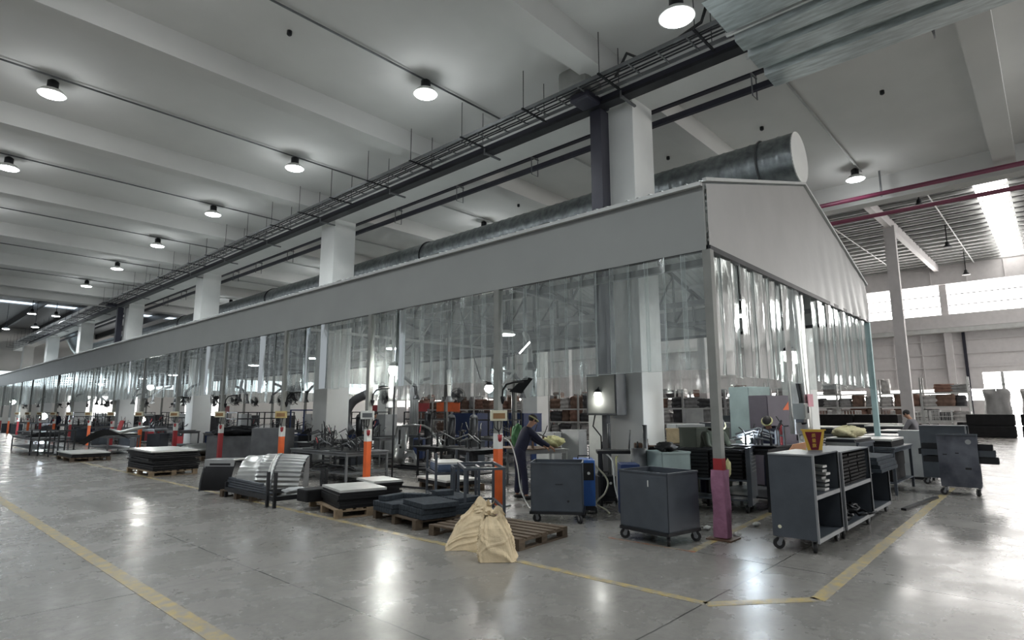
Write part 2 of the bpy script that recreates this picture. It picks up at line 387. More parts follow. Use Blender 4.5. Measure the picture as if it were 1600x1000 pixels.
MB().grid(gable, 96, 10).build('end_panel', M_FABRIC, booth, 'grey cloth gable end with creases at its right')
for (xa, za, xb, zb) in ((XA - .12, ZE - .03, XR, ZR), (XB + .12, ZE - .03, XR, ZR)):
    def rf(u, v, xa=xa, za=za, xb=xb, zb=zb):
        y = YA - .06 + (YB - YA) * u
        wv = .022 * (1 if (int(u * 352 * 2) % 2) else -1)
        return (xa + (xb - xa) * v, y, za + (zb - za) * v + wv + .04)
    MB().grid(rf, 704, 1, False).build('roof_sheet', M_ROOFB, booth)
MB().bar((XA - .1, YA - .05, ZE + .03), (XR, YA - .05, ZR + .05), .06, .05).bar((XB + .1, YA - .05, ZE + .03), (XR, YA - .05, ZR + .05), .06, .05).build('verge_trim', M_WHST, booth)
MB().bar((XA - .1, YA, ZE - .02), (XA - .1, YB, ZE - .02), .07, .06).build('eave_trim', M_WHST, booth)
NP = 17
for k in range(NP):                                       # roof trusses, one over each pair of posts
    y = YA + .06 + 4.2 * k; mb = MB()
    mb.bar((XA, y, 4.12), (XB, y, 4.12), .08); mb.bar((XA, y, 4.9), (XR, y, 6.2), .08); mb.bar((XB, y, 4.9), (XR, y, 6.2), .08)
    xs = [XA + (XB - XA) * i / 8 for i in range(9)]
    tz = lambda x: 4.9 + 1.3 * (1 - abs(x - XR) / (XR - XA))
    for i in range(1, 8): mb.bar((xs[i], y, 4.12), (xs[i], y, tz(xs[i])), .05); mb.bar((xs[i - 1], y, 4.12), (xs[i], y, tz(xs[i])), .04)
    mb.build('roof_truss', M_GREYST if k % 3 else M_WHST, booth)
for x in (8.05, 9.2, 10.3, 11.9, 13.4, 14.8, 16.2, 17.6):
    z = 5.0 + 1.3 * (1 - abs(x - XR) / (XR - XA)) - .08
    MB().bar((x, YA + .1, z), (x, YB, z), .06, .08).build('purlin', M_WHST, booth)
for x, z in ((9.4, 4.2), (12.9, 4.2), (16, 4.2)):
    MB().bar((x, YA + .1, z), (x, YB, z), .10, .12).build('tie_beam', M_GREYST, booth)
MB().bar((XA, YA, 4.03), (XA, YB, 4.03), .09, .08).bar((XB, YA, 4.03), (XB, YB, 4.03), .09, .08).bar((XA, YA, 4.03), (XB, YA, 4.03), .09, .08).build('curtain_rail', M_DK, booth)
# posts
def post(x, y, kind, label, group=None):
    p = thing('canopy_post', label, 'post', (x, y, 0), 0, group)
    MB().box((-.06, -.06, 1.02 if kind not in ('plain', 'pale') else 0), (.06, .06, 4.0)).build('shaft', M_POST if kind != 'pale' else mat('pale_cyan_paint', (.42, .58, .58), .5), p)
    MB().box((-.17, -.17, 0), (.17, .17, .02)).build('base_plate', M_RUST if kind == 'pink' else M_GREYST, p)
    if kind in ('orange', 'red'):
        MB().box((-.062, -.062, .02), (.062, .062, 1.02)).build('warning_band', M_ORANGE if kind == 'orange' else M_RED, p, kind + ' painted foot')
        MB().box((-.064, -.064, 1.02), (.064, .064, 1.30)).build('upper_band', M_WHITE, p, 'white band above the coloured foot')
    if kind == 'pink':
        MB().box((-.062, -.062, .02), (.062, .062, 1.06)).build('warning_band', M_RED, p, 'red painted band')
        def wrap(u, v):
            a = 2 * PI * u; rr = .105 + .006 * math.sin(9 * v + 3 * a); sq = max(abs(math.cos(a)), abs(math.sin(a)))
            return (rr * math.cos(a) / sq * .86, rr * math.sin(a) / sq * .86, .03 + .88 * v)
        MB().grid(wrap, 32, 8).build('cloth_wrap', M_PINK, p, 'mauve cloth wrapped round the foot')
    return p
kinds = ['pink', 'orange', 'orange', 'orange', 'red', 'red', 'orange'] + ['red', 'orange'] * 5
names_ = ['grey corner post of the canopy with a mauve cloth wrapped round its foot', 'grey canopy post with orange foot beside the pallet of paper bags, second from the corner',
          'grey canopy post with orange foot and white control box, third from the corner', 'grey canopy post with orange foot behind the silver ribbed panel, fourth from the corner',
          'grey canopy post with dark red foot beside the grey cabinets, fifth from the corner', 'grey canopy post with red foot behind the stack of black panels, sixth from the corner']
posts = [post(XA, YA + 4.2 * k, kinds[k], names_[k] if k < 6 else 'distant front canopy post far down the booth line', None if k < 6 else 'distant front canopy posts') for k in range(NP)]
for k in range(NP):
    post(XB, YA + 4.2 * k, 'plain' if k else 'pale', 'pale post at the far right corner of the canopy' if k == 0 else 'back row canopy post seen through the booths', None if k == 0 else 'back row canopy posts')
bpy.data.objects['canopy_post.%03d' % NP]
# strip curtains: one curtain per bay, each strip its own part
rs = random.Random(4)
strip_meshes = []
for v in range(8):
    wd = .36; cv = rs.uniform(-.015, .015); tw = rs.uniform(-.02, .02); wob = rs.uniform(.001, .006); ph = rs.uniform(0, 6)
    mb = MB()
    def sf(u, vv, cv=cv, tw=tw, wob=wob, ph=ph, wd=wd):
        y = (u - .5) * wd; x = cv * (1 - (2 * u - 1) ** 2) + tw * (u - .5) * 2 * vv + wob * math.sin(vv * 9 + ph + 3 * u) * vv
        return (x, y, -(ZF - ZC) * vv)
    mb.grid(sf, 6, 14)
    nf = len(mb.bm.faces)
    for e_ in (0, 1): mb.tube([tuple(Vector(sf(e_, j / 14)) + Vector((.002, 0, 0))) for j in range(15)], .0028, 4)
    mb.tube([tuple(sf(j / 6, 1)) for j in range(7)], .0035, 4)
    mb.bm.faces.ensure_lookup_table()
    for f_ in mb.bm.faces[nf:]: f_.material_index = 1
    o = mb.build('strip', M_PVC); o.data.materials.append(M_PVCE); strip_meshes.append(o.data); bpy.data.objects.remove(o)
def curtain(p0, p1, label, group, top=4.0, step=.31, drop=1.0):
    """strips hung between two points of the rail"""
    d = Vector(p1) - Vector(p0); L_ = d.length; ang = math.atan2(d.y, d.x) - PI / 2
    c = thing('strip_curtain', label, 'strip curtain', (p0[0], p0[1], top), ang, group)
    n = int(L_ / step)
    for i in range(n):
        s_ = bpy.data.objects.new('strip', rs.choice(strip_meshes)); C.objects.link(s_); s_.parent = c
        s_.location = (.012 * (1 if i % 2 else -1) + rs.uniform(-.008, .008), (i + .5) * L_ / n, rs.uniform(-.015, 0))
        s_.rotation_euler = (0, 0, rs.uniform(-.07, .07)); s_.scale = (1, 1, drop * rs.uniform(.985, 1.01))
    return c
for k in range(NP - 1):
    y0 = YA + 4.2 * k + .07; y1 = YA + 4.2 * (k + 1) - .07
    nth = ['first', 'second', 'third', 'fourth', 'fifth']
    lab = ('clear plastic strip curtain on the front side, %s bay from the near corner' % nth[k]) if k < 5 else 'clear strip curtain on the front side far down the canopy'
    curtain((XA - .02, y0), (XA - .02, y1), lab, 'front strip curtains' if k < 5 else 'distant front strip curtains')
    if k < 12: curtain((XB, y0), (XB, y1), 'clear strip curtain along the back side of the canopy', 'back strip curtains', step=.34)
curtain((XA + .1, YA), (12.0, YA), 'clear plastic strip curtain under the left half of the gable end', 'gable end strip curtains', drop=1.04)
curtain((12.9, YA), (XB - .1, YA), 'clear plastic strip curtain under the right half of the gable end', 'gable end strip curtains')

# ================================================================== OVERHEAD SERVICES
# round extraction duct on the ridge
XD, ZD, RD = 13.25, 7.18, .56
duct = thing('extraction_duct', 'long round galvanised duct running above the canopy ridge', 'duct', (XD, 3.6, ZD))
def dring(u, v):
    y = 62 * v; a = 2 * PI * u
    k = (y * 3.2) % 1.0; rr = RD + (.012 if k < .12 else 0)
    return (rr * math.cos(a), y, rr * math.sin(a))
MB().grid(dring, 40, 62 * 26).build('duct_tube', M_GALVD, duct)
MB().cyl((0, 0, 0), (0, .02, 0), RD + .01, seg=48).build('end_cap', M_COL, duct, 'pale flat end cap')
for y in (.75, 12.5, 24.5, 36.5, 48.5):
    b = MB(); b.tube([(math.cos(a) * (RD + .02), y, math.sin(a) * (RD + .02)) for a in [2 * PI * i / 40 for i in range(41)]], .022, 6)
    b.bar((RD * .6, y, -RD * .8), (RD * .7, y, -1.1), .05).bar((-RD * .6, y, -RD * .8), (-RD * .7, y, -1.1), .05)
    b.build('clamp_ring', M_DK if y > 1 else M_GREYST, duct)
MB().tube([(0, 62, 0), (-.1, 63, .1), (-.3, 63.8, .6), (-.6, 64.4, 1.5), (-1, 65, 2.9)], RD, 28).build('elbow', M_GALV, duct)
# dark busbar trunking beside the main beam
bus = thing('busbar_trunking', 'dark blue-black trunking running under the main beam beside the columns', 'trunking', (0, 0, 0))
MB().box((9.97, -12, 8.24), (10.13, 72, 8.38)).build('cover', M_DKNAVY, bus); MB().box((9.92, -12, 8.17), (10.18, 72, 8.24)).build('lower_flange', M_DK, bus)
for k in range(18):
    y = -6 + 4.0 * k
    MB().bar((9.9, y, 8.15), (10.45, y, 8.15), .05, .04).bar((9.88, y, 8.1), (9.88, y, 8.3), .03).build('bracket', M_GREYST, bus)
# wire cable tray with hanging rods
tray = thing('cable_tray', 'ladder cable tray hung from thin rods beside the main beam', 'cable tray', (0, 0, 0))
mb = MB()
for x in (9.20, 9.75): mb.box((x - .015, -12, 8.30), (x + .015, 72, 8.37))
for k in range(140): mb.box((9.2, -12 + .6 * k, 8.30), (9.75, -11.97 + .6 * k, 8.32))
mb.build('ladder', M_GREYST, tray)
mb = MB()
for i, x in enumerate((9.3, 9.38, 9.5, 9.58)): mb.tube([(x + .02 * math.sin(j * 2.3 + i), -12 + 4 * j, 8.34) for j in range(22)], .018, 6)
mb.build('cable', M_DK, tray)
for k in range(42):
    y = -4 + 2.0 * k; MB().bar((9.05, y, 8.28), (9.88, y, 8.28), .045, .03).bar((9.1, y, 8.28), (9.1, y, 9.2), .012).bar((9.82, y, 8.28), (9.82, y, 9.2), .012).build('hanger_rod', M_DK, tray)
# two dark cable ducts beyond the column row on U hangers
for z, hh, nm, wd in ((8.60, .15, 'upper dark cable duct on the far side of the column row', .14), (8.22, .12, 'lower dark cable duct on the far side of the column row', .10)):
    o = MB().box((11.6 - wd / 2, -12, z - hh / 2), (11.6 + wd / 2, 72, z + hh / 2)).build('cable_duct', M_DKNAVY); tag(o, nm, 'cable duct')
h0 = thing('duct_hanger', 'thin U-shaped hanger carrying the two dark cable ducts', 'hanger', (11.6, 3.9, 0), 0, 'U hangers of the dark cable ducts')
MB().tube([(-.13, 0, 9.2), (-.13, 0, 8.02), (.13, 0, 8.02), (.13, 0, 9.2)], .014, 6).build('u_rod', M_GREYST, h0)
MB().bar((-.16, -.12, 8.68), (.16, -.12, 8.68), .03).bar((-.16, 0, 8.50), (.16, 0, 8.50), .03).build('cross_bar', M_GREYST, h0)
for y in (.9, 9.8, 12.8, 15.9, 20.5, 23.5, 26.5, 29.0, 33, 36, 39): copy_tree(h0, (11.6, y, 0))
# galvanised trapezoidal deck hanging at the top right
deckt = thing('metal_deck', 'galvanised trapezoidal steel deck hanging at the top right below the ceiling', 'metal deck', (0, 0, 0))
prf = []; xs0 = 8.15
for i, (wlow, whi) in enumerate(((1.0, .32), (.38, .22), (.5, .30), (.55, 0))):
    prf += [(xs0, 0, 8.0), (xs0 + wlow, 0, 8.0)]
    if whi: prf += [(xs0 + wlow + .03, 0, 8.13), (xs0 + wlow + whi - .03, 0, 8.13)]
    xs0 += wlow + whi
low = [(p[0], -11, p[2]) for p in prf]; upp = [(p[0], -11, p[2] + .012) for p in prf][::-1]
MB().prism(low + upp, (0, 14.45, 0)).build('sheet', M_GALV, deckt)
for x in (9.35, 10.25): MB().bar((x, 3.55, 8.10), (x, -10, 8.10), .05, .05).bar((x, 3.5, 8.1), (x, 3.5, 8.2), .04).build('hanger_rail', M_WHST, deckt)
# motor box and drop trunk at the first column
o = MB().box((9.35, 6.5, 8.42), (10.0, 7.25, 8.95), bev=.12).build('junction_housing', M_POST); tag(o, 'grey rounded housing above the dark trunk by the nearest column', 'housing')
tr = thing('drop_trunk', 'dark trunk dropping beside the nearest column to the grey electrical cabinet', 'trunking', (10.2, 6.75, 0))
MB().box((-.16, -.14, 2.45), (.14, .14, 8.17)).build('shaft', M_DKNAVY, tr)
MB().box((-.75, -.22, 8.18), (.1, .25, 8.36), bev=.05).build('top_elbow', M_DKNAVY, tr)
cab = thing('electrical_cabinet', 'dark grey electrical cabinet on a stand at the nearest column', 'cabinet', (10.2, 6.78, 0))
MB().box((-.18, -.38, 1.62), (.18, .34, 2.45), bev=.01).build('body', M_GREYST, cab)
MB().box((-.19, -.34, 1.66), (-.18, .30, 2.41)).build('door', M_POST, cab)
MB().box((-.06, -.06, 0), (.06, .06, 1.62)).box((-.2, -.2, 0), (.2, .2, .02)).build('stand', M_GREYST, cab)
MB().tube([(-.1, .2, 1.62), (-.15, .22, 1.4), (-.05, .1, 1.2), (-.02, .1, .4)], .015, 6).build('cable', M_BLACK, cab)
tr2 = copy_tree(tr, (10.2, 42.7, 0), 0, 'dark trunk dropping beside the fourth column down the row')
tb = MB().tube([(9.7, 6.0, 8.5), (9.5, 5.6, 8.75), (9.5, 5.3, 8.5), (9.45, 4.6, 8.5), (9.4, 4.0, 8.6), (9.4, 3.9, 8.85)], .03, 8).build('loose_cable', M_BLACK)
tag(tb, 'loose black cable lying along the cable tray near the deck', 'cable')
# maroon sprinkler pipes below the outer beam
for i, (x, z) in enumerate(((20.9, 8.45), (22.6, 8.28))):
    o = MB().cyl((x, -12, z), (x, 80, z), .07, seg=12).build('sprinkler_pipe', M_MAROON); tag(o, ('nearer', 'farther')[i] + ' of two maroon pipes below the outer concrete beam', 'pipe')
o = MB().cyl((22.3, -12, 8.6), (22.3, 80, 8.6), .04, seg=8).build('conduit_run', M_WHST); tag(o, 'thin pale conduit beside the maroon pipes beyond the outer beam', 'conduit')
for k, y in enumerate((3.4, -2.5, 9.5)):
    o = MB().bar((20.9, y, 8.36), (20.9, y, 9.2), .05).build('pipe_hanger', M_GREYST); tag(o, 'short rod carrying the nearer maroon pipe', 'hanger', 'maroon pipe hangers')
# conduits across the slab and junction boxes
for k in range(-1, 7):
    y = 3.8 + 6 * k
    o = MB().cyl((-13, y, 9.13), (10.3, y, 9.13), .022, seg=8).build('conduit', M_GREYST); tag(o, 'thin conduit crossing the ceiling slab on the near side of the main beam', 'conduit', 'near side ceiling conduits')
    o = MB().cyl((13.2, y, 9.13), (20.4, y, 9.13), .03, seg=8).build('conduit', M_WHST); tag(o, 'thin conduit crossing the ceiling slab on the far side of the main beam', 'conduit', 'far side ceiling conduits')
for x, y in ((4.9, 10.5), (4.87, 13.35), (15.4, 7.8), (15.5, 2.3), (15.4, 5.06), (-1, 10.5), (15.4, 13.8), (15.4, 19.8)):
    o = MB().lathe([(.03, 0), (.05, .02), (.05, .1)], (x, y, 9.1), 10).build('ceiling_sensor', M_DK); tag(o, 'small dark fitting on the ceiling slab', 'ceiling fitting', 'small ceiling fittings')
# high bay lamps
def high_bay(x, y, z, label, group, power=LAMP_W, ztop=9.13):
    l = thing('high_bay_lamp', label, 'lamp', (x, y, z), 0, group)
    MB().lathe([(.10, .12), (.11, .14), (.11, .30), (.06, .34), (.02, .36), (.02, ztop - z)], seg=20).build('housing', M_DK, l)
    MB().lathe([(.27, -.01), (.28, 0), (.20, .09), (.11, .13), (.10, .13), (.19, .08), (.265, 0)], seg=28).build('reflector', M_WHITE, l)
    MB().lathe([(.255, .0), (.24, -.025), (.12, -.045), (.02, -.05)][::-1], seg=28).build('diffuser', M_GLOW, l, 'glowing white diffuser')
    d = bpy.data.lights.new('high_bay_light', 'SPOT'); d.energy = power; d.spot_size = 2.6; d.spot_blend = .5; d.shadow_soft_size = .25; d.color = (.93, .98, 1)
    o = bpy.data.objects.new('high_bay_light', d); C.objects.link(o); o.parent = l; o.location = (0, 0, -.1)
    d = bpy.data.lights.new('lamp_spill', 'POINT'); d.energy = power * .05; d.shadow_soft_size = .25; d.color = (.95, .98, 1)
    o = bpy.data.objects.new('lamp_spill', d); C.objects.link(o); o.parent = l; o.location = (0, 0, -.42)
    return l
high_bay(7.8, 3.7, 7.7, 'brightest high bay lamp at the top of the picture beside the galvanised deck', None)
nm_ = ['lit high bay lamp, first of the row left of the main beam', 'lit high bay lamp, second of the row left of the main beam', 'lit high bay lamp, third of the row left of the main beam', 'lit high bay lamp, fourth of the row left of the main beam', 'lit high bay lamp, fifth of the row left of the main beam', 'lit high bay lamp, sixth and last small one before the dark cross beam']
for k in range(6): high_bay(7.8, 9.8 + 6.05 * k, 8.8, nm_[k], 'high bay lamps in the row beside the main beam')
for k, y in enumerate((-2.2, 3.8, 9.8, 16.0, 22.0, 28)):
    high_bay(2.08, y, 8.8, {3: 'large lit high bay lamp at the upper left of the ceiling', 4: 'lit high bay lamp cut by the left edge of the picture'}.get(k, 'high bay lamp of the left row outside the picture'), 'left row high bay lamps', power=LAMP_W)
for k in range(3): high_bay(-4, 4 + 12 * k, 8.8, 'high bay lamp of the outer left row outside the picture', 'outer left row high bay lamps', power=LAMP_W * 2)
high_bay(20.03, 3.9, 8.8, 'lit high bay lamp to the right above the gable end', None)
for k in range(3): high_bay(15.8, 16 + 12 * k, 8.8, 'high bay lamp hidden above the canopy', 'high bay lamps above the canopy', power=LAMP_W * 1.0)
for k in range(3): high_bay(15.8, -3 - 6 * k, 8.8, 'unseen high bay lamp added in the right bay to brighten the ceiling', 'unseen lamps added in the right bay', power=LAMP_W * 4)  # unseen strong lamps, added so the floor bounces light to the right ceiling
for x, y in ((8.93, 54.4), (9.0, 62.8), (7.5, 54.3), (7.5, 66)): high_bay(x, y, 8.8, 'distant lit lamp in the dark hall at the far left', 'distant lamps at the far left', ztop=11.05)
for k in range(10):
    y_ = 6.2 + 5.6 * k
    high_bay(12.6, y_ + (1.6 if k == 0 else 0), 3.95, 'lamp hanging inside the canopy roof behind the curtains', 'lamps inside the canopy', power=110, ztop=6.28)
high_bay(14.5, 5.6, 4.05, 'lamp inside the canopy seen through the gable end curtain', None, power=110, ztop=5.86)
for x, y in ((32, 12), (38, 12), (45, 12), (52, 12), (34, 4.0), (44, 4.0), (54, 4.0)):
    l = thing('unlit_lamp', 'small unlit lamp hanging under the metal roof of the far hall', 'lamp', (x, y, 11.6), 0, 'unlit lamps under the metal roof')
    MB().lathe([(.26, 0), (.12, .2), (.1, .35), (.03, .4), (.03, 1.0 + 1.4 * (x - 21.6) / 38.6)], seg=14).build('shade', M_DK, l)

# ================================================================== CARTS
R_ = random.Random(11)
def caster(parent, x, y, r=.065, ang=0.0, top=.15):
    mb = MB(); c, s_ = math.cos(ang), math.sin(ang)
    for d in (-.026, .026):
        mb.bar((x - s_ * d, y + c * d, top), (x - s_ * d + .03 * c, y + c * d + .03 * s_, r), .045, .006, up=(-s_, c, 0))
    mb.cyl((x, y, top - .01), (x, y, top), .045)
    f = mb.build('caster', M_CARTE, parent)
    hx, hy = x + .03 * c, y + .03 * s_
    w_ = MB(); w_.cyl((hx + s_ * .018, hy - c * .018, r), (hx - s_ * .018, hy + c * .018, r), r, seg=18).build('wheel', M_BLACK, f)
    MB().cyl((hx + s_ * .02, hy - c * .02, r), (hx - s_ * .02, hy + c * .02, r), r * .45, seg=12).build('hub', M_CARTE, f)
def box_cart(label, loc, rz, w=.78, d=.72, h=.90, group=None):
    """w along local x, d along local y, open topped sheet steel tub on casters"""
    t_ = thing('tub_cart', label, 'cart', (loc[0], loc[1], 0), rz, group); z0 = .17; th = .012
    def shell(mb, x0, y0, x1, y1):
        mb.box((x0, y0, z0), (x1, y1, z0 + th)); mb.box((x0, y0, z0), (x1, y0 + th, h)).box((x0, y1 - th, z0), (x1, y1, h))
        mb.box((x0, y0, z0), (x0 + th, y1, h)).box((x1 - th, y0, z0), (x1, y1, h)); return mb
    shell(MB(), -w / 2, -d / 2, w / 2, d / 2).build('tub', M_CART, t_)
    r = MB()
    for (a, b) in (((-w/2, -d/2), (w/2, -d/2)), ((w/2, -d/2), (w/2, d/2)), ((w/2, d/2), (-w/2, d/2)), ((-w/2, d/2), (-w/2, -d/2))):
        r.bar((*a, h), (*b, h), .024, .022)
    r.build('rim', M_CART, t_)
    f = MB()
    for y in (-d/2 + .02, d/2 - .02): f.bar((-w/2 - .02, y, z0 - .02), (w/2 + .02, y, z0 - .02), .04)
    for x in (-w/2 + .0, w/2 - .0): f.bar((x, -d/2, z0 - .02), (x, d/2, z0 - .02), .045, .04)
    f.build('base_frame', M_DK, t_)
    k = 0
    for x in (-w/2 + .06, w/2 - .06):
        for y in (-d/2 + .06, d/2 - .06): caster(t_, x, y, ang=[.6, 2.4, -1.1, .2][k]); k += 1
    return t_
A_ = box_cart('blue-grey open tub cart nearest the mauve-wrapped corner post', (7.42, 4.12), math.radians(-9), .66, .80, .90)
MB().box((-.337, -.10, .72), (-.331, -.085, .80)).build('paint_scratch', M_WHITE, A_)
B_ = box_cart('blue-grey open tub cart with a torn hole low on its side, behind the wooden pallet', (7.66, 6.04), math.radians(-56), .80, .66, .90)
B_h = MB().cyl((.18, -.335, .33), (.18, -.328, .33), .018, seg=10).build('drain_hole', M_BLACK, B_, 'small dark hole')
MB().box((-.02, -.336, .58), (.10, -.330, .588)).build('slot_mark', M_BLACK, B_)

def shelf_cart(label, x0, x1, y0, y1, h, shelves, group=None, panel_near=True, mt=None):
    """long shelf trolley, open on its -y side, solid ends"""
    t_ = thing('shelf_cart', label, 'cart', (x0, y0, 0), 0, group); L_ = x1 - x0; D = y1 - y0; z0 = .16; mt = mt or M_CART
    MB().box((0, 0, z0), (.02, D, h)).build('end_panel', mt, t_)
    MB().box((L_ - .02, 0, z0), (L_, D, h)).build('end_panel', mt, t_)
    MB().box((.02, D - .015, z0), (L_ - .02, D, h)).build('back_panel', mt, t_)
    for z in shelves:
        s_ = MB().box((.02, .01, z), (L_ - .02, D - .015, z + .015)).build('shelf', mt, t_)
        MB().box((.02, -.004, z - .03), (L_ - .02, .012, z + .02)).build('shelf_lip', M_CARTE, s_)
    MB().box((0, 0, h), (L_, D, h + .018)).build('top', mt, t_)
    for x in (-.004, L_ - .02): MB().box((x, -.012, z0 - .03), (x + .024, .012, h + .01)).build('front_upright', M_CARTE, t_)
    MB().bar((-.006, -.0, h + .01), (-.006, D, h + .01), .012, .018).build('top_edge', M_CARTE, t_)
    for i, (x, y) in enumerate(((.08, .07), (.08, D - .07), (L_ - .10, .07), (L_ - .10, D - .07))): caster(t_, x, y, ang=[.4, 2.2, 0, 2.8][i], r=.07)
    return t_
Cc = shelf_cart('tall blue-grey shelf trolley with solid end panel, nearest of the row at the right', 7.87, 8.97, 2.27, 2.80, 1.15, (.16, .66))
MB().lathe([(.022, 0), (.022, .006)], (-.003, .44, .28), 14, axis='x').build('round_sticker', M_CREAM, Cc, 'round cream sticker')
C2 = shelf_cart('shelf trolley filled with stacked black mesh trays, middle of the row at the right', 9.0, 10.57, 2.24, 2.80, 1.13, (.16, .66))
C3 = shelf_cart('lower shelf trolley at the far end of the row at the right', 10.72, 12.05, 2.28, 2.86, .72, (.16,))
k = 0
for i in range(7):                                        # silver offcuts on the middle shelf of the first trolley
    o = MB().bar((0, 0, 0), (.02, .40 - .02 * (i % 3), .01), .16, .028).build('metal_profile', M_SHEET if i % 2 == 0 else M_SILVER)
    o.location = (8.55 + .035 * ((i * 7) % 5), 2.32 + .012 * ((i * 5) % 4), .695 + .047 * i); tag(o, 'short bright metal profile in the small pile on the nearest trolley shelf', 'metal profile', 'bright metal profiles on the nearest trolley')
for c in range(3):
    for i in range(9):                                    # black mesh trays
        t_ = thing('mesh_tray', 'black slotted tray in the stacks on the middle trolley', 'tray', (9.07 + .49 * c + R_.uniform(0, .015), 2.27 + R_.uniform(0, .02), .678 + .048 * i), 0, 'black slotted trays')
        if i == 0 and c == 0:
            b = MB(); b.box((0, 0, 0), (.46, .48, .006))
            for j in range(9): b.box((.0 + .055 * j, 0, 0), (.012 + .055 * j, .48, .036))
            b.box((0, 0, .012), (.46, .02, .024)).box((0, .46, 0), (.46, .48, .036))
            tm = b.build('tray_body', M_PANEL, t_).data
        else:
            o = bpy.data.objects.new('tray_body', tm); C.objects.link(o); o.parent = t_
for i in range(12):
    o = MB().tube([(0, 0, .03), (.10, .05, .05 + .02 * (i % 3)), (.2, .02, .03), (.26, .12, .06)], .018, 6).build('metal_clamp', M_DK)
    o.location = (9.35 + .08 * i, 2.30 + .05 * (i % 4), .18 + .03 * (i % 5)); o.rotation_euler = (0, 0, i * 1.7); tag(o, 'small dark bent clamp heaped on the bottom shelf of the middle trolley', 'clamp', 'dark clamps on the bottom shelf')
for i in range(4):
    o = MB().box((0, 0, 0), (1.25, .62, .055), bev=.006).build('foam_block', M_FOAM)
    o.location = (10.76 + .03 * (i % 2), 2.12 + .02 * i, .742 + .058 * i); tag(o, 'charcoal slab stacked on the lowest trolley of the right row', 'slab', 'charcoal slabs on the far trolley')
# pennant on the trolley top
pn = thing('award_pennant', 'small yellow-edged dark red pennant with three gold characters standing on the nearest trolley', 'pennant', (8.86, 2.52, 1.168), math.radians(-52))
MB().prism([(-.15, 0, .27), (.15, 0, .27), (.10, 0, 0), (-.09, 0, 0)], (0, .006, 0)).build('fringe_border', M_YELLOW, pn)
MB().prism([(-.112, -.003, .245), (.112, -.003, .245), (.052, -.003, .004), (-.045, -.003, .004)], (0, .003, 0)).build('red_field', mat('dark_red_velvet', (.13, .008, .02), .9), pn)
MB().bar((-.165, 0, .272), (.165, 0, .272), .016).build('crossbar', M_YELLOW, pn)
MB().bar((-.11, .003, 0), (-.11, .14, 0.003), .012).bar((.1, .003, 0), (.1, .14, .003), .012).bar((0, .01, .26), (0, .14, .004), .01).build('easel_stand', M_YELLOW, pn)
cu = bpy.data.curves.new('characters', 'FONT'); cu.body = '\u8d28\n\u91cf\n\u65d7'; cu.size = .058; cu.align_x = 'CENTER'; cu.space_line = 1.15; cu.extrude = .001
ct = bpy.data.objects.new('tmp_text', cu); C.objects.link(ct)
me = bpy.data.meshes.new_from_object(ct); bpy.data.objects.remove(ct); me.materials.clear(); me.materials.append(M_YELLOW)
o = bpy.data.objects.new('characters', me); C.objects.link(o); o.parent = pn; o.location = (0, -.0045, .175); o.rotation_euler = (PI / 2, 0, 0)
# scuffed cabinet cart with long channels across it (right edge)
D_ = thing('panel_cart', 'dark scuffed upright cart with long channels laid through it, at the far right', 'cart', (15.45, 1.63, 0), math.radians(3))
M_SCUFF = mat('scuffed_navy_panel', (.055, .06, .085), .5, .2, var=.3, scale=2.2, edge=(.17, .18, .21, 1))
MB().box((-.30, -.33, .17), (-.27, .33, 1.2)).build('side_panel', M_SCUFF, D_); MB().box((.27, -.33, .17), (.30, .33, 1.2)).build('side_panel', M_SCUFF, D_)
MB().box((-.27, -.33, .17), (.27, .33, .2)).box((-.27, -.33, .60), (.27, .33, .62)).build('shelf', M_CART, D_)
MB().bar((-.31, -.335, 1.2), (-.31, .335, 1.2), .02, .03).bar((.3, -.335, 1.2), (.3, .335, 1.2), .02, .03).build('rim', M_CART, D_)
MB().box((-.306, -.20, .52), (-.30, -.10, .56)).box((-.306, .18, .80), (-.30, .25, .82)).box((-.306, -.02, .83), (-.30, .04, .85)).build('hand_slot', M_BLACK, D_)
MB().lathe([(.05, 0), (.05, .004)], (-.305, -.19, 1.07), 16, axis='x').build('round_sticker', M_GREYB, D_)
for i, (x, y) in enumerate(((-.24, -.27), (-.24, .27), (.24, -.27), (.24, .27))): caster(D_, x, y, ang=[.4, 2.2, 0, 2.8][i])
for i, (z, x, l) in enumerate(((.64, -.12, 1.24), (.64, .08, 1.2), (.78, -.13, 1.22), (.78, .08, 1.28), (.90, -.04, 1.18))):
    o = MB().prism([(-.09, 0, 0), (.09, 0, 0), (.09, 0, .12), (.08, 0, .12), (.08, 0, .012), (-.08, 0, .012), (-.08, 0, .12), (-.09, 0, .12)], (0, l, 0)).build('steel_channel', M_DK if i != 2 else M_CART)
    o.location = (15.45 + x, .98 + .02 * i, z - (0 if i < 2 else .0)); tag(o, 'long dark U channel laid across the scuffed cart at the right', 'steel channel', 'channels on the scuffed cart')
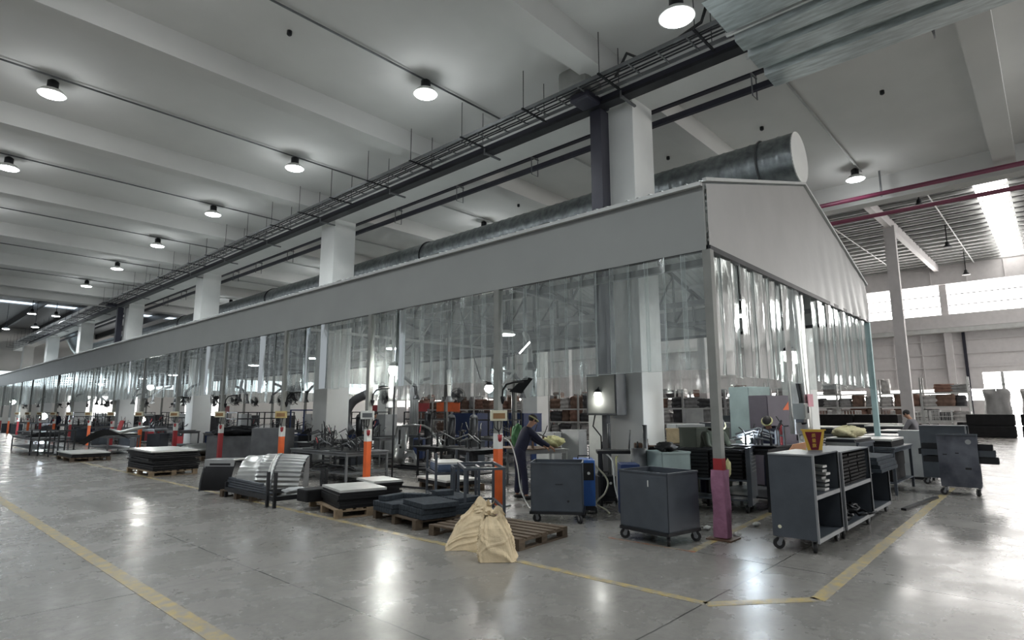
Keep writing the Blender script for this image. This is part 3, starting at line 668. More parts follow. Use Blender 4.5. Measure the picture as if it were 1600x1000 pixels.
# more furniture right of the corner
def table(label, x0, y0, x1, y1, h, m=M_GREYST, group=None, shelf=True, leg=.05, rz=0, top=None, name='work_table', apron=True):
    cx, cy = (x0 + x1) / 2, (y0 + y1) / 2; a, b = (x1 - x0) / 2, (y1 - y0) / 2
    t_ = thing(name, label, 'table', (cx, cy, 0), rz, group)
    MB().box((-a, -b, h - .035), (a, b, h), bev=.004).build('tabletop', top or m, t_)
    for i in (-1, 1):
        for j in (-1, 1): MB().box((i * (a - leg) - leg / 2, j * (b - leg) - leg / 2, 0), (i * (a - leg) + leg / 2, j * (b - leg) + leg / 2, h - .035)).build('leg', m, t_)
    if apron:
        r = MB()
        for j in (-1, 1): r.bar((-a + leg, j * (b - leg), h - .07), (a - leg, j * (b - leg), h - .07), .04, .06)
        for i in (-1, 1): r.bar((i * (a - leg), -b + leg, h - .07), (i * (a - leg), b - leg, h - .07), .04, .06)
        r.build('apron', m, t_)
    if shelf: MB().box((-a + .03, -b + .03, .22), (a - .03, b - .03, .245)).build('lower_shelf', m, t_)
    return t_
def stack(name, label, cat, x, y, z, w, d, th, n, m, group=None, rz=0, jit=.02, topm=None, gap=0):
    mbm = None
    for i in range(n):
        o = None
        if mbm is None:
            o = MB().box((-w / 2, -d / 2, 0), (w / 2, d / 2, th), bev=min(th, .02) * .2).build(name, m); mbm = o.data
        elif i == n - 1 and topm:
            o = MB().box((-w / 2, -d / 2, 0), (w / 2, d / 2, th)).build(name, topm)
        else: o = bpy.data.objects.new(name, mbm); C.objects.link(o)
        o.location = (x + R_.uniform(-jit, jit), y + R_.uniform(-jit, jit), z + (th + gap) * i); o.rotation_euler = (0, 0, rz + R_.uniform(-jit, jit) * 1.2)
        tag(o, label, cat, group or label)
def cabinet(label, x, y, w, d, h, m=M_GREYB, rz=0, group=None, z=0, name='steel_cabinet'):
    t_ = thing(name, label, 'cabinet', (x, y, z), rz, group)
    MB().box((-w/2, -d/2, .06), (w/2, d/2, h), bev=.008).build('body', m, t_)
    MB().box((-w/2 + .02, -d/2 - .012, .09), (w/2 - .02, -d/2, h - .03)).build('door', m, t_)
    MB().box((w/2 - .08, -d/2 - .03, h * .5), (w/2 - .06, -d/2 - .012, h * .5 + .12)).build('handle', M_DK, t_)
    MB().box((-w/2 + .03, -d/2 + .03, 0), (w/2 - .03, d/2 - .03, .06)).build('plinth', M_DK, t_)
    return t_
table('low steel table with dark slabs under it behind the trolley row, grey front panel', 12.35, 2.75, 13.6, 3.35, 1.12, M_CART)
o = MB().box((12.33, 2.80, .60), (12.35, 3.30, 1.12)).build('hanging_panel', M_POST); tag(o, 'olive-grey sheet panel standing against the table behind the trolley row', 'panel')
stack('steel_sheet', 'long dark sheet lying on the table behind the trolley row', 'sheet', 12.95, 3.05, 1.122, 1.3, .5, .02, 4, M_DK, topm=M_SHEET)
stack('dark_slab', 'dark slab piled on the shelf under the table behind the trolley row', 'slab', 12.95, 3.05, .25, 1.1, .48, .11, 4, M_FOAM)
def cloth(label, x, y, z, r, m, seed, name='crumpled_cloth', rough=.28):
    o = MB().blob((0, 0, 0), r, seed, rough, 26).build(name, m); o.location = (x, y, z); return tag(o, label, 'cloth')
cloth('crumpled pale yellow cloth lying on the sheets behind the trolley row', 12.7, 3.0, 1.20, (.42, .26, .10), M_BEIGE, 3)
cabinet('light grey upright cabinet left of the scuffed cart', 18.3, 2.75, .6, .7, 1.2, M_GREYB)
sc = shelf_cart('dark shelf trolley standing behind the scuffed cart', 17.0, 17.5, 1.62, 2.5, 1.34, (.2, .8))
table('dark table with black stock under it left of the scuffed cart', 14.3, 2.55, 16.3, 3.35, .95, M_CART)
stack('black_panel', 'black panel stacked on the dark table left of the scuffed cart', 'panel', 15.2, 2.95, .952, 1.5, .6, .04, 4, M_PANEL, topm=M_SHEET)
stack('dark_crate', 'dark crate stowed under the table left of the scuffed cart', 'crate', 15.2, 2.95, .25, 1.4, .55, .28, 2, M_PANEL, jit=.01)
o = MB().bar((12.3, 2.15, .02), (14.4, 1.95, .02), .08, .035).build('steel_bar', M_DK); tag(o, 'dark flat bar lying on the floor before the scuffed cart', 'bar')
stack('flat_sheet', 'grey panel leaning flat on the tables far behind the trolleys', 'panel', 19.2, 3.6, .9, 1.6, .9, .03, 5, M_GREYST, topm=M_SHEET)
table('long grey table at the far right corner of the canopy', 18.3, 3.0, 20.2, 4.3, .9, M_GREYST)
table('grey table where the distant worker stands, beyond the canopy corner', 21.5, 3.3, 24.4, 4.6, .9, M_GREYST)
stack('body_panel', 'dark car body panel laid on the table before the distant worker', 'panel', 22.9, 3.9, .902, 1.9, 1.0, .035, 5, M_DK, topm=M_SILVER)

# ================================================================== PALLETS
def pallet(label, x, y, w, d, rz=0, m=M_WOOD, n=7, group=None, missing=()):
    """deck boards run along local y"""
    t_ = thing('wooden_pallet', label, 'pallet', (x, y, 0), rz, group)
    for k in range(3):
        yy = -d / 2 + .05 + k * (d - .1) / 2
        for i in range(3): MB().box((-w/2 + i * (w - .12) / 2, yy - .05, .02), (-w/2 + i * (w - .12) / 2 + .12, yy + .05, .10)).build('block', m, t_)
        MB().box((-w/2, yy - .05, .10), (w/2, yy + .05, .12)).build('stringer', m, t_)
        MB().box((-w/2, yy - .05, 0), (w/2, yy + .05, .02)).build('bottom_board', m, t_)
    for i in range(n):
        if i in missing: continue
        bw = w / n * .68; xx = -w/2 + bw / 2 + i * (w - bw) / (n - 1)
        MB().box((xx - bw/2, -d/2, .12), (xx + bw/2, d/2, .142)).build('deck_board', m, t_)
    return t_
pallet('empty brown wooden pallet under the leaning paper bags', 6.12, 5.90, 1.08, 1.60, math.radians(4), missing=())
# paper bags
def bag(label, x, y, h, w, d, lean, rz, seed, skew=0.0):
    t_ = thing('paper_bag', label, 'bag', (x, y, 0), rz); rn = random.Random(seed)
    NU, NV = 64, 36
    crs = [(rn.uniform(0, 6.28), rn.uniform(.05, .95), rn.uniform(-3, 3), rn.uniform(.010, .030), rn.uniform(.05, .14)) for _ in range(34)]   # creases: centre angle, height, slope, depth, width
    def fb(u, v):
        a = 2 * PI * u; c, s_ = math.cos(a), math.sin(a); e = .38 + .3 * v
        sx = math.copysign(abs(c) ** e, c); sy = math.copysign(abs(s_) ** e, s_)
        tp = 1.0 - .14 * v - .30 * max(0, (v - .55) / .45) ** 1.1
        tk = 1.02 - .45 * v - .42 * max(0, (v - .70) / .30)
        cr = 0
        for (ca, cv, sl, dp, wd_) in crs:
            da = (a - ca + PI) % (2 * PI) - PI; t = (da * .5 - (v - cv) * sl) ; q = abs(t) / wd_
            cr += dp * max(0, 1 - q) * math.exp(-((v - cv) / .28) ** 2 - (da / 1.1) ** 2)
        cr -= .02
        g = .010 * math.sin(17 * a + 13 * v + seed) * v
        X = sx * (w / 2) * tp + c * (cr + g) + skew * v; Y = sy * (d / 2) * tk + s_ * (cr + g)
        Z = h * v + (.05 * math.sin(2 * a + seed) + .03 * math.sin(5 * a + 2 * seed)) * max(0, v - .75) * 4
        return (X, Y + lean * (v ** 1.3), max(.004, Z))
    b = MB(); b.grid(fb, NU, NV, smooth=False); b.box((-w/2 * .8, -d/2 * .8, .003), (w/2 * .8, d/2 * .8, .01))
    bmesh.ops.remove_doubles(b.bm, verts=b.bm.verts, dist=.0005)
    b.build('bag_body', M_BAG, t_)
    b = MB(); b.grid(lambda u, v: (skew + w * .30 * (2 * u - 1) + .02 * v, lean + .03 * math.sin(9 * u + seed) + .06 * v * math.sin(5 * u), h * .97 + (.05 + .05 * math.sin(8 * u + seed)) * v), 22, 4, smooth=False).build('folded_mouth', M_BAG, t_)
    return t_
bag('crumpled brown paper bag leaning back over the pallet, left of the two', 5.30, 5.70, .50, .50, .32, .26, math.radians(-42), 5, skew=.24)
bag('crumpled brown paper bag standing upright, right of the two', 5.16, 4.98, .50, .46, .32, .14, math.radians(-44), 9, skew=-.04)
# charcoal foam slabs
pallet('dark wooden pallet under the charcoal slabs', 6.25, 7.62, 1.15, 1.35, math.radians(-8))
for i, (x, y, z, w_, d_, rz) in enumerate([(5.95, 7.95, 0, .55, .62, -8), (6.5, 7.9, 0, .55, .62, -8), (5.98, 7.25, 0, .6, .7, -8), (6.55, 7.25, 0, .5, .7, -8), (5.95, 7.95, 1, .55, .62, -6), (6.5, 7.85, 1, .5, .6, -10),
        (5.98, 7.25, 1, .6, .72, -9), (6.55, 7.25, 1, .5, .7, -6), (6.0, 7.2, 2, .58, .72, -12), (6.6, 7.3, 2, .48, .66, -4), (6.0, 8.15, 2, .5, .16, 10), (6.35, 7.9, 2, .14, .5, 30), (6.5, 7.5, 3, .3, .22, -20)]):
    b = MB(); b.box((-w_/2, -d_/2, 0), (w_/2, d_/2, .072), bev=.008)
    n_ = max(3, int(d_ / .07))
    for j in range(n_): b.box((-w_/2 - .004, -d_/2 + .01 + j * d_ / n_, .01), (w_/2 + .004, -d_/2 + .035 + j * d_ / n_, .074))
    o = b.build('foam_slab', M_FOAM); o.location = (x, y, .144 + .076 * z); o.rotation_euler = (0, 0, math.radians(rz))
    tag(o, 'ridged charcoal slab piled on the pallet beside the paper bags', 'slab', 'charcoal slabs on the pallet')
# black panel pallet
pallet('wooden pallet under the black panels with bright sheets on top', 6.05, 9.35, 1.15, 1.6, math.radians(-14), M_WOODL)
stack('black_panel', 'black moulded panel in the front pile on the pallet before the orange-footed post', 'panel', 5.88, 9.12, .144, .80, 1.0, .036, 8, M_PANEL, rz=math.radians(-14), jit=.025, topm=M_SHEET)
stack('black_panel', 'black moulded panel in the rear pile on the same pallet, nearer the post', 'panel', 6.62, 9.45, .144, .55, .8, .036, 9, M_PANEL, rz=math.radians(-10), jit=.03, topm=M_SHEET)
o = MB().box((5.35, 9.75, .144), (6.1, 10.1, .36), bev=.03).build('wrapped_bundle', M_PANEL); tag(o, 'black bundle at the left end of the black panel pallet', 'bundle')
# stack on pallet, farther left
pallet('wooden pallet under the high stack of black panels', 5.9, 18.9, 1.2, 2.0, 0, M_WOODL)
stack('wide_panel', 'wide black panel in the high stack on the distant pallet', 'panel', 5.9, 18.9, .144, 1.15, 2.1, .045, 10, M_PANEL, jit=.06, topm=M_SHEET, gap=.01)
MBp = MB().bar((5.55, 20.5, .02), (5.55, 20.5, .95), .3, .06).build('upright_board', M_CART); tag(MBp, 'narrow dark board standing left of the high black stack', 'board')
pallet('wooden pallet with bright sheets far left', 5.6, 26.3, 1.2, 2.1)
stack('bright_sheet', 'pale sheet lying on the pallet at the far left', 'sheet', 5.6, 26.3, .144, 1.15, 2.1, .04, 4, M_PANEL, topm=M_SHEET)
pallet('small pallet under dark sheets inside the second bay', 9.05, 10.15, .9, 1.3, math.radians(-10))
stack('dark_sheet', 'dark sheet on the small pallet inside the second bay', 'sheet', 8.95, 10.15, .144, .85, 1.25, .04, 3, M_PANEL, rz=math.radians(-10), topm=M_SHEET)
# ================================================================== SILVER PANELS at the post
sp = thing('ribbed_panel', 'large curved silver ribbed panel lying on a low rack', 'body panel', (5.86, 12.05, .16), math.radians(-50))
def rib(u, v):
    x = -.66 + 1.30 * u; a = v * 1.95 - .12
    H_ = .66 - .03 * (u - .5) ** 2 * 4; dp = .42
    k = .012 * math.sin(v * 80) * (1 if (u > .56 or .30 < u < .50) else .12)
    dent = .07 * math.exp(-((u - .22) / .12) ** 2 - ((v - .22) / .2) ** 2) - .05 * math.exp(-((u - .32) / .05) ** 2 - ((v - .25) / .2) ** 2)
    k -= dent; k += .02 if .50 < u < .56 else 0
    return (x, .25 - (dp + k) * math.sin(max(0, a)) * (1 - .06 * u) - .15 * v, (H_ + k) * math.cos(max(0, a)) * .92 + .06 * (1 - v) if a > 0 else H_ * .98 - .3 * a * a)
MB().grid(rib, 60, 160).build('panel_skin', M_SILVER, sp)
for u in (.50, .57): MB().tube([tuple(Vector(rib(u, v / 30)) + Vector((0, -.012, .004))) for v in range(31)], .014, 6).build('band', M_GREYST if u > .52 else M_SHEET, sp)
MB().grid(lambda u, v: (.655, .22 - .34 * u * (1 - .3 * v), .02 + .6 * v * (1 - .25 * u * u)), 6, 6).build('end_rib', M_GREYST, sp)
fd = thing('door_shell', 'black-lined silver door shell with a slot, left of the ribbed panel', 'body panel', (5.18, 13.0, .10), math.radians(-50))
MB().grid(lambda u, v: (-.30 + .62 * u - .05 * v, -.02 - .10 * math.sin(v * 2.2), .56 - .56 * v), 10, 14).build('dark_inner', M_PANEL, fd)
MB().grid(lambda u, v: (-.33 - .06 * v, -.10 * math.sin(v * 2.2) - .02 + .45 * u, .58 - .6 * v), 8, 14).build('ribbed_side', M_CART, fd)
MB().box((-.34, -.05, .44), (.30, -.01, .62), bev=.015).box((-.34, -.05, .585), (.30, .42, .625), bev=.015).build('silver_frame', M_SILVER, fd)
MB().box((-.22, -.056, .50), (.22, -.048, .545)).build('slot', M_BLACK, fd, 'long dark slot')
rk = thing('transport_rack', 'low dark steel rack with corner stakes under the silver panel', 'rack', (0, 0, 0))
b = MB()
for x in (5.15, 6.15): b.bar((x, 10.5, .16), (x, 12.6, .16), .06, .08)
for y in (10.5, 11.5, 12.6): b.bar((5.15, y, .16), (6.15, y, .16), .06, .08)
b.build('frame', M_DK, rk)
for x, y in ((5.15, 10.5), (5.12, 10.72), (6.15, 10.5), (5.98, 10.35), (6.15, 12.6), (5.15, 12.6)):
    MB().box((x - .025, y - .025, 0), (x + .025, y + .025, .62 if y < 12 else .3)).build('stake', M_DK, rk)
for i in range(4):
    o = MB().bar((5.22 - .01 * i, 10.8 + .1 * i, .225 + .045 * i), (5.2 + .02 * i, 12.7, .225 + .045 * i), .07, .035).build('long_profile', M_CART); tag(o, 'long grey profile lying along the front of the low rack', 'profile', 'profiles on the low rack')
pallet('broken wooden pallet under the low rack', 5.55, 12.2, .8, 1.2, .1)
cloth('crumpled pale plastic film on the low rack', 5.65, 10.72, .20, (.22, .14, .05), M_GREYB, 8, 'plastic_film')
# ================================================================== frames and stands before the second bay
def frame_stand(label, x, y, w, d, h, rz, levels, m=M_CART, group=None):
    t_ = thing('frame_stand', label, 'stand', (x, y, 0), rz, group)
    for i in (-1, 1):
        for j in (-1, 1): MB().box((i*w/2 - .022, j*d/2 - .022, 0), (i*w/2 + .022, j*d/2 + .022, h)).build('leg', m, t_)
    for z in levels:
        b = MB()
        for j in (-1, 1): b.bar((-w/2, j*d/2, z), (w/2, j*d/2, z), .04)
        for i in (-1, 1): b.bar((i*w/2, -d/2, z), (i*w/2, d/2, z), .04)
        b.build('rail', m, t_)
    return t_
frame_stand('grey steel frame stand between the charcoal slabs and the first tub cart', 7.10, 7.25, .62, 1.15, .82, math.radians(-37), (.18, .80))
f2 = frame_stand('taller dark frame stand with grey panels behind the charcoal slabs', 7.85, 8.95, .6, 1.0, .93, math.radians(-30), (.12, .55))
stack('blue_sheet', 'blue-grey sheet lying in the taller frame stand', 'sheet', 7.85, 8.95, .572, .5, .85, .035, 5, mat('blue_grey_sheet', (.10, .14, .22), .35, .3), rz=math.radians(-30), jit=.012, topm=M_SHEET)
stn = frame_stand('small box frame on the floor beside the second post', 7.55, 8.1, .45, .45, .72, math.radians(-37), (.1, .7))
rod = thing('rod_stand', 'thin upright rod on a flat foot beside the third post', 'stand', (8.42, 11.5, 0))
MB().cyl((0, 0, 0), (0, 0, 2.3), .022, seg=10).build('rod', M_DK, rod); MB().bar((-.05, .2, .02), (.25, -1.3, .02), .06, .04).bar((-.2, -.1, .02), (.3, .1, .02), .06, .04).build('foot', M_DK, rod)
# ================================================================== inside: bench line
bench = table('steel welding bench crowded with clamps behind the third post', 7.85, 12.55, 9.1, 15.3, .74, M_GREYST)
def jig(label, x, y, z, seed, sc=1.0, group=None, m=M_DK):
    """welding fixture: base plate, uprights, toggle clamps with handles"""
    rn = random.Random(seed); t_ = thing('welding_fixture', label, 'fixture', (x, y, z), rn.uniform(-.3, .3), group)
    MB().box((-.28 * sc, -.36 * sc, 0), (.28 * sc, .36 * sc, .02)).build('base', m, t_)
    for i in range(5):
        px, py = rn.uniform(-.24, .24) * sc, rn.uniform(-.32, .32) * sc; h_ = rn.uniform(.10, .26) * sc
        b = MB(); b.box((px - .018, py - .018, .02), (px + .018, py + .018, h_))
        a = rn.uniform(0, 6.28); b.bar((px, py, h_), (px + .09 * math.cos(a), py + .09 * math.sin(a), h_ + .01), .022)
        c = b.build('clamp', m, t_)
        MB().tube([(px, py, h_), (px - .05 * math.cos(a), py - .05 * math.sin(a), h_ + .08), (px - .11 * math.cos(a), py - .11 * math.sin(a), h_ + .13 * sc)], .011, 6).build('clamp_handle', M_RED if i == 0 and seed % 3 == 0 else M_BLACK, c)
    b = MB()
    for i in range(3):
        x0 = rn.uniform(-.2, .1) * sc
        b.tube([(x0, -.3 * sc, .1 * sc + .04 * i), (x0 + .1, 0, .16 * sc + .05 * i), (x0 + .02, .3 * sc, .10 * sc + .03 * i)], .016, 6)
    b.build('tube_workpiece', M_GREYST, t_)
    return t_
for i in range(4): jig('dark welding fixture with toggle clamps on the bench behind the third post', 8.2 + .45 * (i % 2), 12.95 + .64 * i, .742, 40 + i, 1.15, 'fixtures on the crowded bench')
for i in range(6):
    o = MB().tube([(8.2 + .3 * math.cos(a + i), 13.2 + .35 * i + .3 * math.sin(a), .30 + .04 * math.sin(2 * a + i)) for a in [j * .5 for j in range(13)]], .014, 6).build('cable_coil', M_BLACK); tag(o, 'black cable coil on the lower shelf of the crowded bench', 'cable', 'coils under the crowded bench')
# control boxes, goosenecks, hoses on the posts
def post_kit(k, m, label, y=None, full=True):
    y = YA + 4.2 * k; x = XA
    t_ = thing('control_box', label, 'control box', (x - .02, y - .02, 1.53), math.radians(-38), None if k < 5 else 'distant control boxes on the posts')
    MB().box((-.16, -.20, 0), (.14, -.07, .19), bev=.01).build('case', m, t_)
    MB().box((-.12, -.208, .04), (.10, -.20, .14)).build('face_plate', M_BROWN if m == M_OCHRE or m == M_CREAM else M_GREYST, t_)
    MB().box((-.02, -.08, -.01), (.05, .02, .05)).build('bracket', M_DK, t_)
    for i in range(3): MB().tube([(-.1 + .07 * i, -.13, 0), (-.09 + .06 * i, -.16, -.12), (.0, -.10, -.2), (.02, -.06, -.28)], .010, 6).build('cable', M_BLACK, t_)
    MB().lathe([(.045, .0), (.035, -.10), (.015, -.13)][::-1], (.02, -.10, -.25), 12).build('torch_holder', M_RED, t_, 'red torch holder')
    if full:
        g = thing('gooseneck_arm', 'black curved gooseneck arm fixed to the canopy post above its control box', 'arm', (x, y, 0), math.radians(-48), 'gooseneck arms on the posts')
        MB().tube([(.07, 0, 1.92), (.09, 0, 2.1), (.16, 0, 2.2), (.30, 0, 2.24), (.48, 0, 2.25)], .018, 8).build('hose', M_BLACK, g)
        MB().lathe([(.02, 0), (.05, .10), (.05, .14)], (.08, 0, 1.84), 10).build('clamp', M_DK, g)
        MB().bar((.02, 0, 1.62), (.02, 0, 1.9), .04).build('plate', M_WHITE, g)
kit = [None, (M_CREAM, 'cream and brown control box on the second post'), (M_WHITE, 'white control box on the third post above the orange foot'), (M_OCHRE, 'yellow-faced control box on the fourth post'), (M_CREAM, 'pale control box on the fifth post above the dark red foot'), (M_CREAM, 'pale control box on the sixth post')]
for k in range(1, 14):
    m_, l_ = kit[k] if k < 6 else (M_CREAM, 'pale control box on a distant canopy post')
    post_kit(k, m_, l_, full=k < 5)
# fans
def fan(label, x, y, z, rz, group=None, pole=None, tilt=.15):
    t_ = thing('wall_fan', label, 'fan', (x, y, z), rz, group)
    b = MB()
    for rr, xx in ((.26, .0), (.26, .06), (.17, .085), (.08, .1), (.17, -.045)):
        b.tube([(xx, rr * math.cos(a), rr * math.sin(a)) for a in [2 * PI * i / 24 for i in range(25)]], .005, 5)
    for i in range(24):
        a = 2 * PI * i / 24; c, s_ = math.cos(a), math.sin(a)
        b.tube([(-.06, .05 * c, .05 * s_), (-.045, .17 * c, .17 * s_), (0, .26 * c, .26 * s_), (.06, .26 * c, .26 * s_), (.085, .17 * c, .17 * s_), (.1, .03 * c, .03 * s_)], .003, 4)
    b.build('cage', M_DK, t_)
    b = MB()
    for i in range(3):
        a0 = 2 * PI * i / 3
        b.grid(lambda u, v: (.02 + .05 * (v - .5), (.04 + .19 * u) * math.cos(a0 + (v - .5) * 1.3), (.04 + .19 * u) * math.sin(a0 + (v - .5) * 1.3)), 5, 5)
    b.build('blade', M_GREYST, t_)
    MB().lathe([(.03, -.2), (.075, -.17), (.075, -.05), (.03, 0)], (0, 0, 0), 14, axis='x').build('motor', M_BLACK, t_)
    MB().tube([(-.12, 0, -.05), (-.16, 0, -.18), (-.28, 0, -.24)], .02, 6).build('bracket', M_DK, t_)
    return t_
fan('round dark cage fan on the fourth post', 8.28, 15.95, 2.28, math.radians(-38))
fan('round cage fan turned away, inside behind the fourth post', 9.3, 18.2, 2.3, math.radians(200))
fan('round cage fan on a distant inner post', 9.2, 24.3, 2.25, math.radians(160), 'distant cage fans')
fan('round cage fan on a distant inner post', 8.3, 24.4, 2.3, math.radians(-30), 'distant cage fans')

# ================================================================== PEOPLE
CAM_R = cam.matrix_world.to_3x3()
def ray(px, py): return CAM_R @ Vector((px - 800, -(py - 500), -920.07))
def F(px, py, z=0.0):                       # where the line of sight through that point of the photo meets height z
    d = ray(px, py); t_ = (z - 1.7) / d.z; return Vector((d.x * t_, d.y * t_, z))
def onx(px, py, X):
    d = ray(px, py); t_ = X / d.x; return Vector((X, d.y * t_, 1.7 + d.z * t_))
def skin(name, pts, edges, radii, m, parent, root=0, sub=2):
    me = bpy.data.meshes.new(name); me.from_pydata(pts, edges, []); me.materials.append(m)
    o = bpy.data.objects.new(name, me); C.objects.link(o); o.parent = parent
    md = o.modifiers.new('skin', 'SKIN'); md.use_smooth_shade = True
    for i, r in enumerate(radii):
        v = me.skin_vertices[0].data[i]; v.radius = (r, r) if not isinstance(r, tuple) else r; v.use_root = (i == root)
    s_ = o.modifiers.new('sub', 'SUBSURF'); s_.levels = sub; s_.render_levels = sub
    return o
def person(label, loc, rz, pose, top=M_NAVY, trousers=M_NAVY, hat=None, group=None, sc=1.0):
    """figure faces local +y. pose: bend (radians forward at the hips), arms = (left hand, right hand) in body space, head nod, knees"""
    t_ = thing('person', label, 'person', loc, rz, group); t_.scale = (sc,) * 3
    b = pose.get('bend', .1); nod = pose.get('nod', .2); sq = pose.get('squat', 0.0)
    hip = Vector((0, -.10 * b - .12 * sq, .93 - .25 * sq))
    up = Vector((0, math.sin(b), math.cos(b))); fw = Vector((0, math.cos(b), -math.sin(b)))
    waist = hip + up * .14; chest = hip + up * .36; nk0 = hip + up * .52; nk1 = nk0 + up * .07 + fw * .015
    hd = Vector((0, math.sin(b * .6 + nod), math.cos(b * .6 + nod))); hf = Vector((0, math.cos(b * .6 + nod), -math.sin(b * .6 + nod)))
    skull = nk1 + hd * .12; crown = skull + hd * .085
    P = [hip, waist, chest, nk0, nk1, nk1 + hd * .04 + hf * .02, skull, crown]; Rr = [(.095, .075), (.10, .08), (.11, .08), (.06, .055), .055, .065, (.078, .092), .06]; E_ = [(0, 1), (1, 2), (2, 3), (3, 4), (4, 5), (5, 6), (6, 7)]
    CP = [hip - up * .15, waist, chest, nk0 - up * .01]; CR = [(.165, .135), (.155, .13), (.185, .15), (.125, .115)]; CE = [(0, 1), (1, 2), (2, 3)]
    def add(P_, R__, E__, a, pts, rad):
        k0 = a
        for p, r in zip(pts, rad):
            P_.append(p); R__.append(r); E__.append((k0, len(P_) - 1)); k0 = len(P_) - 1
        return k0
    hands = pose.get('hands', ((-.25, .1, .80), (.25, .1, .80)))
    for s_, hnd in zip((-1, 1), hands):
        sh = nk0 - up * .05 + Vector((s_ * .185, 0, 0)); H_ = Vector(hnd)
        d = H_ - sh; L_ = min(d.length, .545); H_ = sh + d.normalized() * L_
        mid = (sh + H_) / 2; off = math.sqrt(max(.0, .275 ** 2 - (L_ / 2) ** 2)); perp = Vector((s_ * .6, -.3, -.8)); perp = (perp - d.normalized() * perp.dot(d.normalized())).normalized(); el = mid + perp * off
        fd_ = (H_ - el).normalized()
        k = add(P, Rr, E_, 2, [sh, (sh + el) / 2, el, (el + H_) / 2, H_], [.058, .047, .038, .036, .026])
        palm = H_ + fd_ * .045; k = add(P, Rr, E_, k, [palm], [(.036, .020)])
        sd = fd_.cross(Vector((0, 0, 1))); sd = sd.normalized() if sd.length > .1 else Vector((1, 0, 0)); dn = sd.cross(fd_).normalized() * -1
        if dn.z > 0: dn = -dn
        for i, ln in enumerate((.062, .072, .068, .052)):
            q0 = palm + sd * (-.030 + .020 * i) + fd_ * .03; q1 = q0 + fd_ * ln * .5 + dn * .012; q2 = q1 + fd_ * ln * .3 + dn * .028
            add(P, Rr, E_, k, [q0, q1, q2], [.010, .009, .008])
        th = palm + sd * (-.035 * s_) - fd_ * .012; add(P, Rr, E_, k, [th, th + fd_ * .03 + sd * (-.018 * s_) + dn * .012, th + fd_ * .05 + sd * (-.012 * s_) + dn * .028], [.012, .010, .009])
        add(CP, CR, CE, 2, [sh, (sh + el) / 2, el, (el + H_) / 2, H_ - fd_ * .02], [.078, .066, .056, .050, .040])
    feet = pose.get('feet', ((-.13, 0), (.13, 0)))
    TP = [hip + up * .16, hip]; TR = [(.15, .12), (.165, .135)]; TE = [(0, 1)]
    for s_, (fx, fy) in zip((-1, 1), feet):
        hj = hip + Vector((s_ * .09, 0, -.04)); an = Vector((fx, fy, .085)); kn = (hj + an) / 2 + Vector((0, .02 + .28 * sq, .02)); 
        add(P, Rr, E_, 0, [hj, (hj + kn) / 2, kn, (kn * .55 + an * .45), an, an + Vector((0, .04, -.045)), an + Vector((0, .14, -.055))], [.088, .075, .055, .052, .036, .036, .030])
        add(TP, TR, TE, 1, [hj, (hj + kn) / 2, kn, (kn + an) / 2, an + Vector((0, 0, .0))], [.105, .092, .076, .070, .064])
        MB().tube([an + Vector((0, -.055, -.048)), an + Vector((0, .0, -.038)), an + Vector((0, .07, -.045)), an + Vector((0, .17, -.055)), an + Vector((0, .20, -.06))], [.030, .045, .045, .040, .015], 10).build('shoe', M_BLACK, t_)
    skin('body', P, E_, Rr, M_SKIN, t_)
    skin('jacket', CP, CE, CR, top, t_); skin('trousers', TP, TE, TR, trousers, t_)
    # face and hair
    hb = MB(); hx = Vector((1, 0, 0))
    def el_(c, rx, ry, rz_, seg=10):
        b_ = MB()
        def e(u, v):
            a, t = 2 * PI * u, PI * v; q = c + hx * (rx * math.cos(a) * math.sin(t)) + hf * (ry * math.sin(a) * math.sin(t)) + hd * (rz_ * math.cos(t)); return tuple(q)
        return b_.grid(e, seg * 2, seg)
    el_(skull + hf * .088 - hd * .018, .013, .020, .020, 6).build('nose', M_SKIN, t_)
    for s_ in (-1, 1):
        el_(skull + hf * .078 + hx * (.030 * s_), .013, .008, .008, 5).build('eye', M_BLACK, t_)
        el_(skull + hx * (.080 * s_) - hd * .01, .010, .018, .030, 5).build('ear', M_SKIN, t_)
    el_(skull + hf * .080 - hd * .052, .024, .008, .006, 5).build('mouth', M_RED, t_)
    el_(skull + hd * .030 - hf * .018, .088, .100, .088, 12).build('hair', M_HAIR, t_)
    if hat:
        b_ = MB(); b_.tube([tuple(skull + hd * .035 + hx * (.094 * math.cos(a)) + hf * (.108 * math.sin(a))) for a in [2 * PI * i / 20 for i in range(21)]], .016, 6); b_.build('headband', hat, t_)
    return t_
def face_to(dx, dy): return math.atan2(dy, dx) - PI / 2
person('worker in navy overalls seen from behind at the second post, yellow band on the head', (8.95, 7.98, 0), face_to(.85, -.55), dict(bend=.38, nod=.35, hands=((-.15, .62, .98), (.22, .58, 1.02)), feet=((-.15, -.05), (.15, .06))), hat=M_YELC, sc=.97)
person('welder in an olive and navy jacket bending over the bench behind the corner post', (10.95, 5.0, 0), face_to(-.55, -.85), dict(bend=.70, nod=.5, hands=((-.16, .58, .92), (.12, .60, .95))), top=M_GREENC, hat=M_BEIGE)
person('welder in dark navy bent far over behind the pennant trolley, yellow headscarf', (12.5, 4.35, 0), face_to(-.8, -.15), dict(bend=.62, nod=.5, hands=((-.16, .62, .98), (.16, .60, 1.0))), hat=M_YELC)
person('distant worker in dark blue standing at the tables beyond the canopy corner', (20.9, 3.15, 0), face_to(.1, 1), dict(bend=.25, nod=.4, hands=((-.2, .45, 1.0), (.2, .45, 1.0))), top=mat('grey_shirt', (.16, .15, .16), .9))
person('dark figure standing behind the grey boxes at the far left', (9.3, 52.0, 0), face_to(-.6, -.6), dict(bend=.15, hands=((-.3, .2, .9), (.3, .2, .9))))
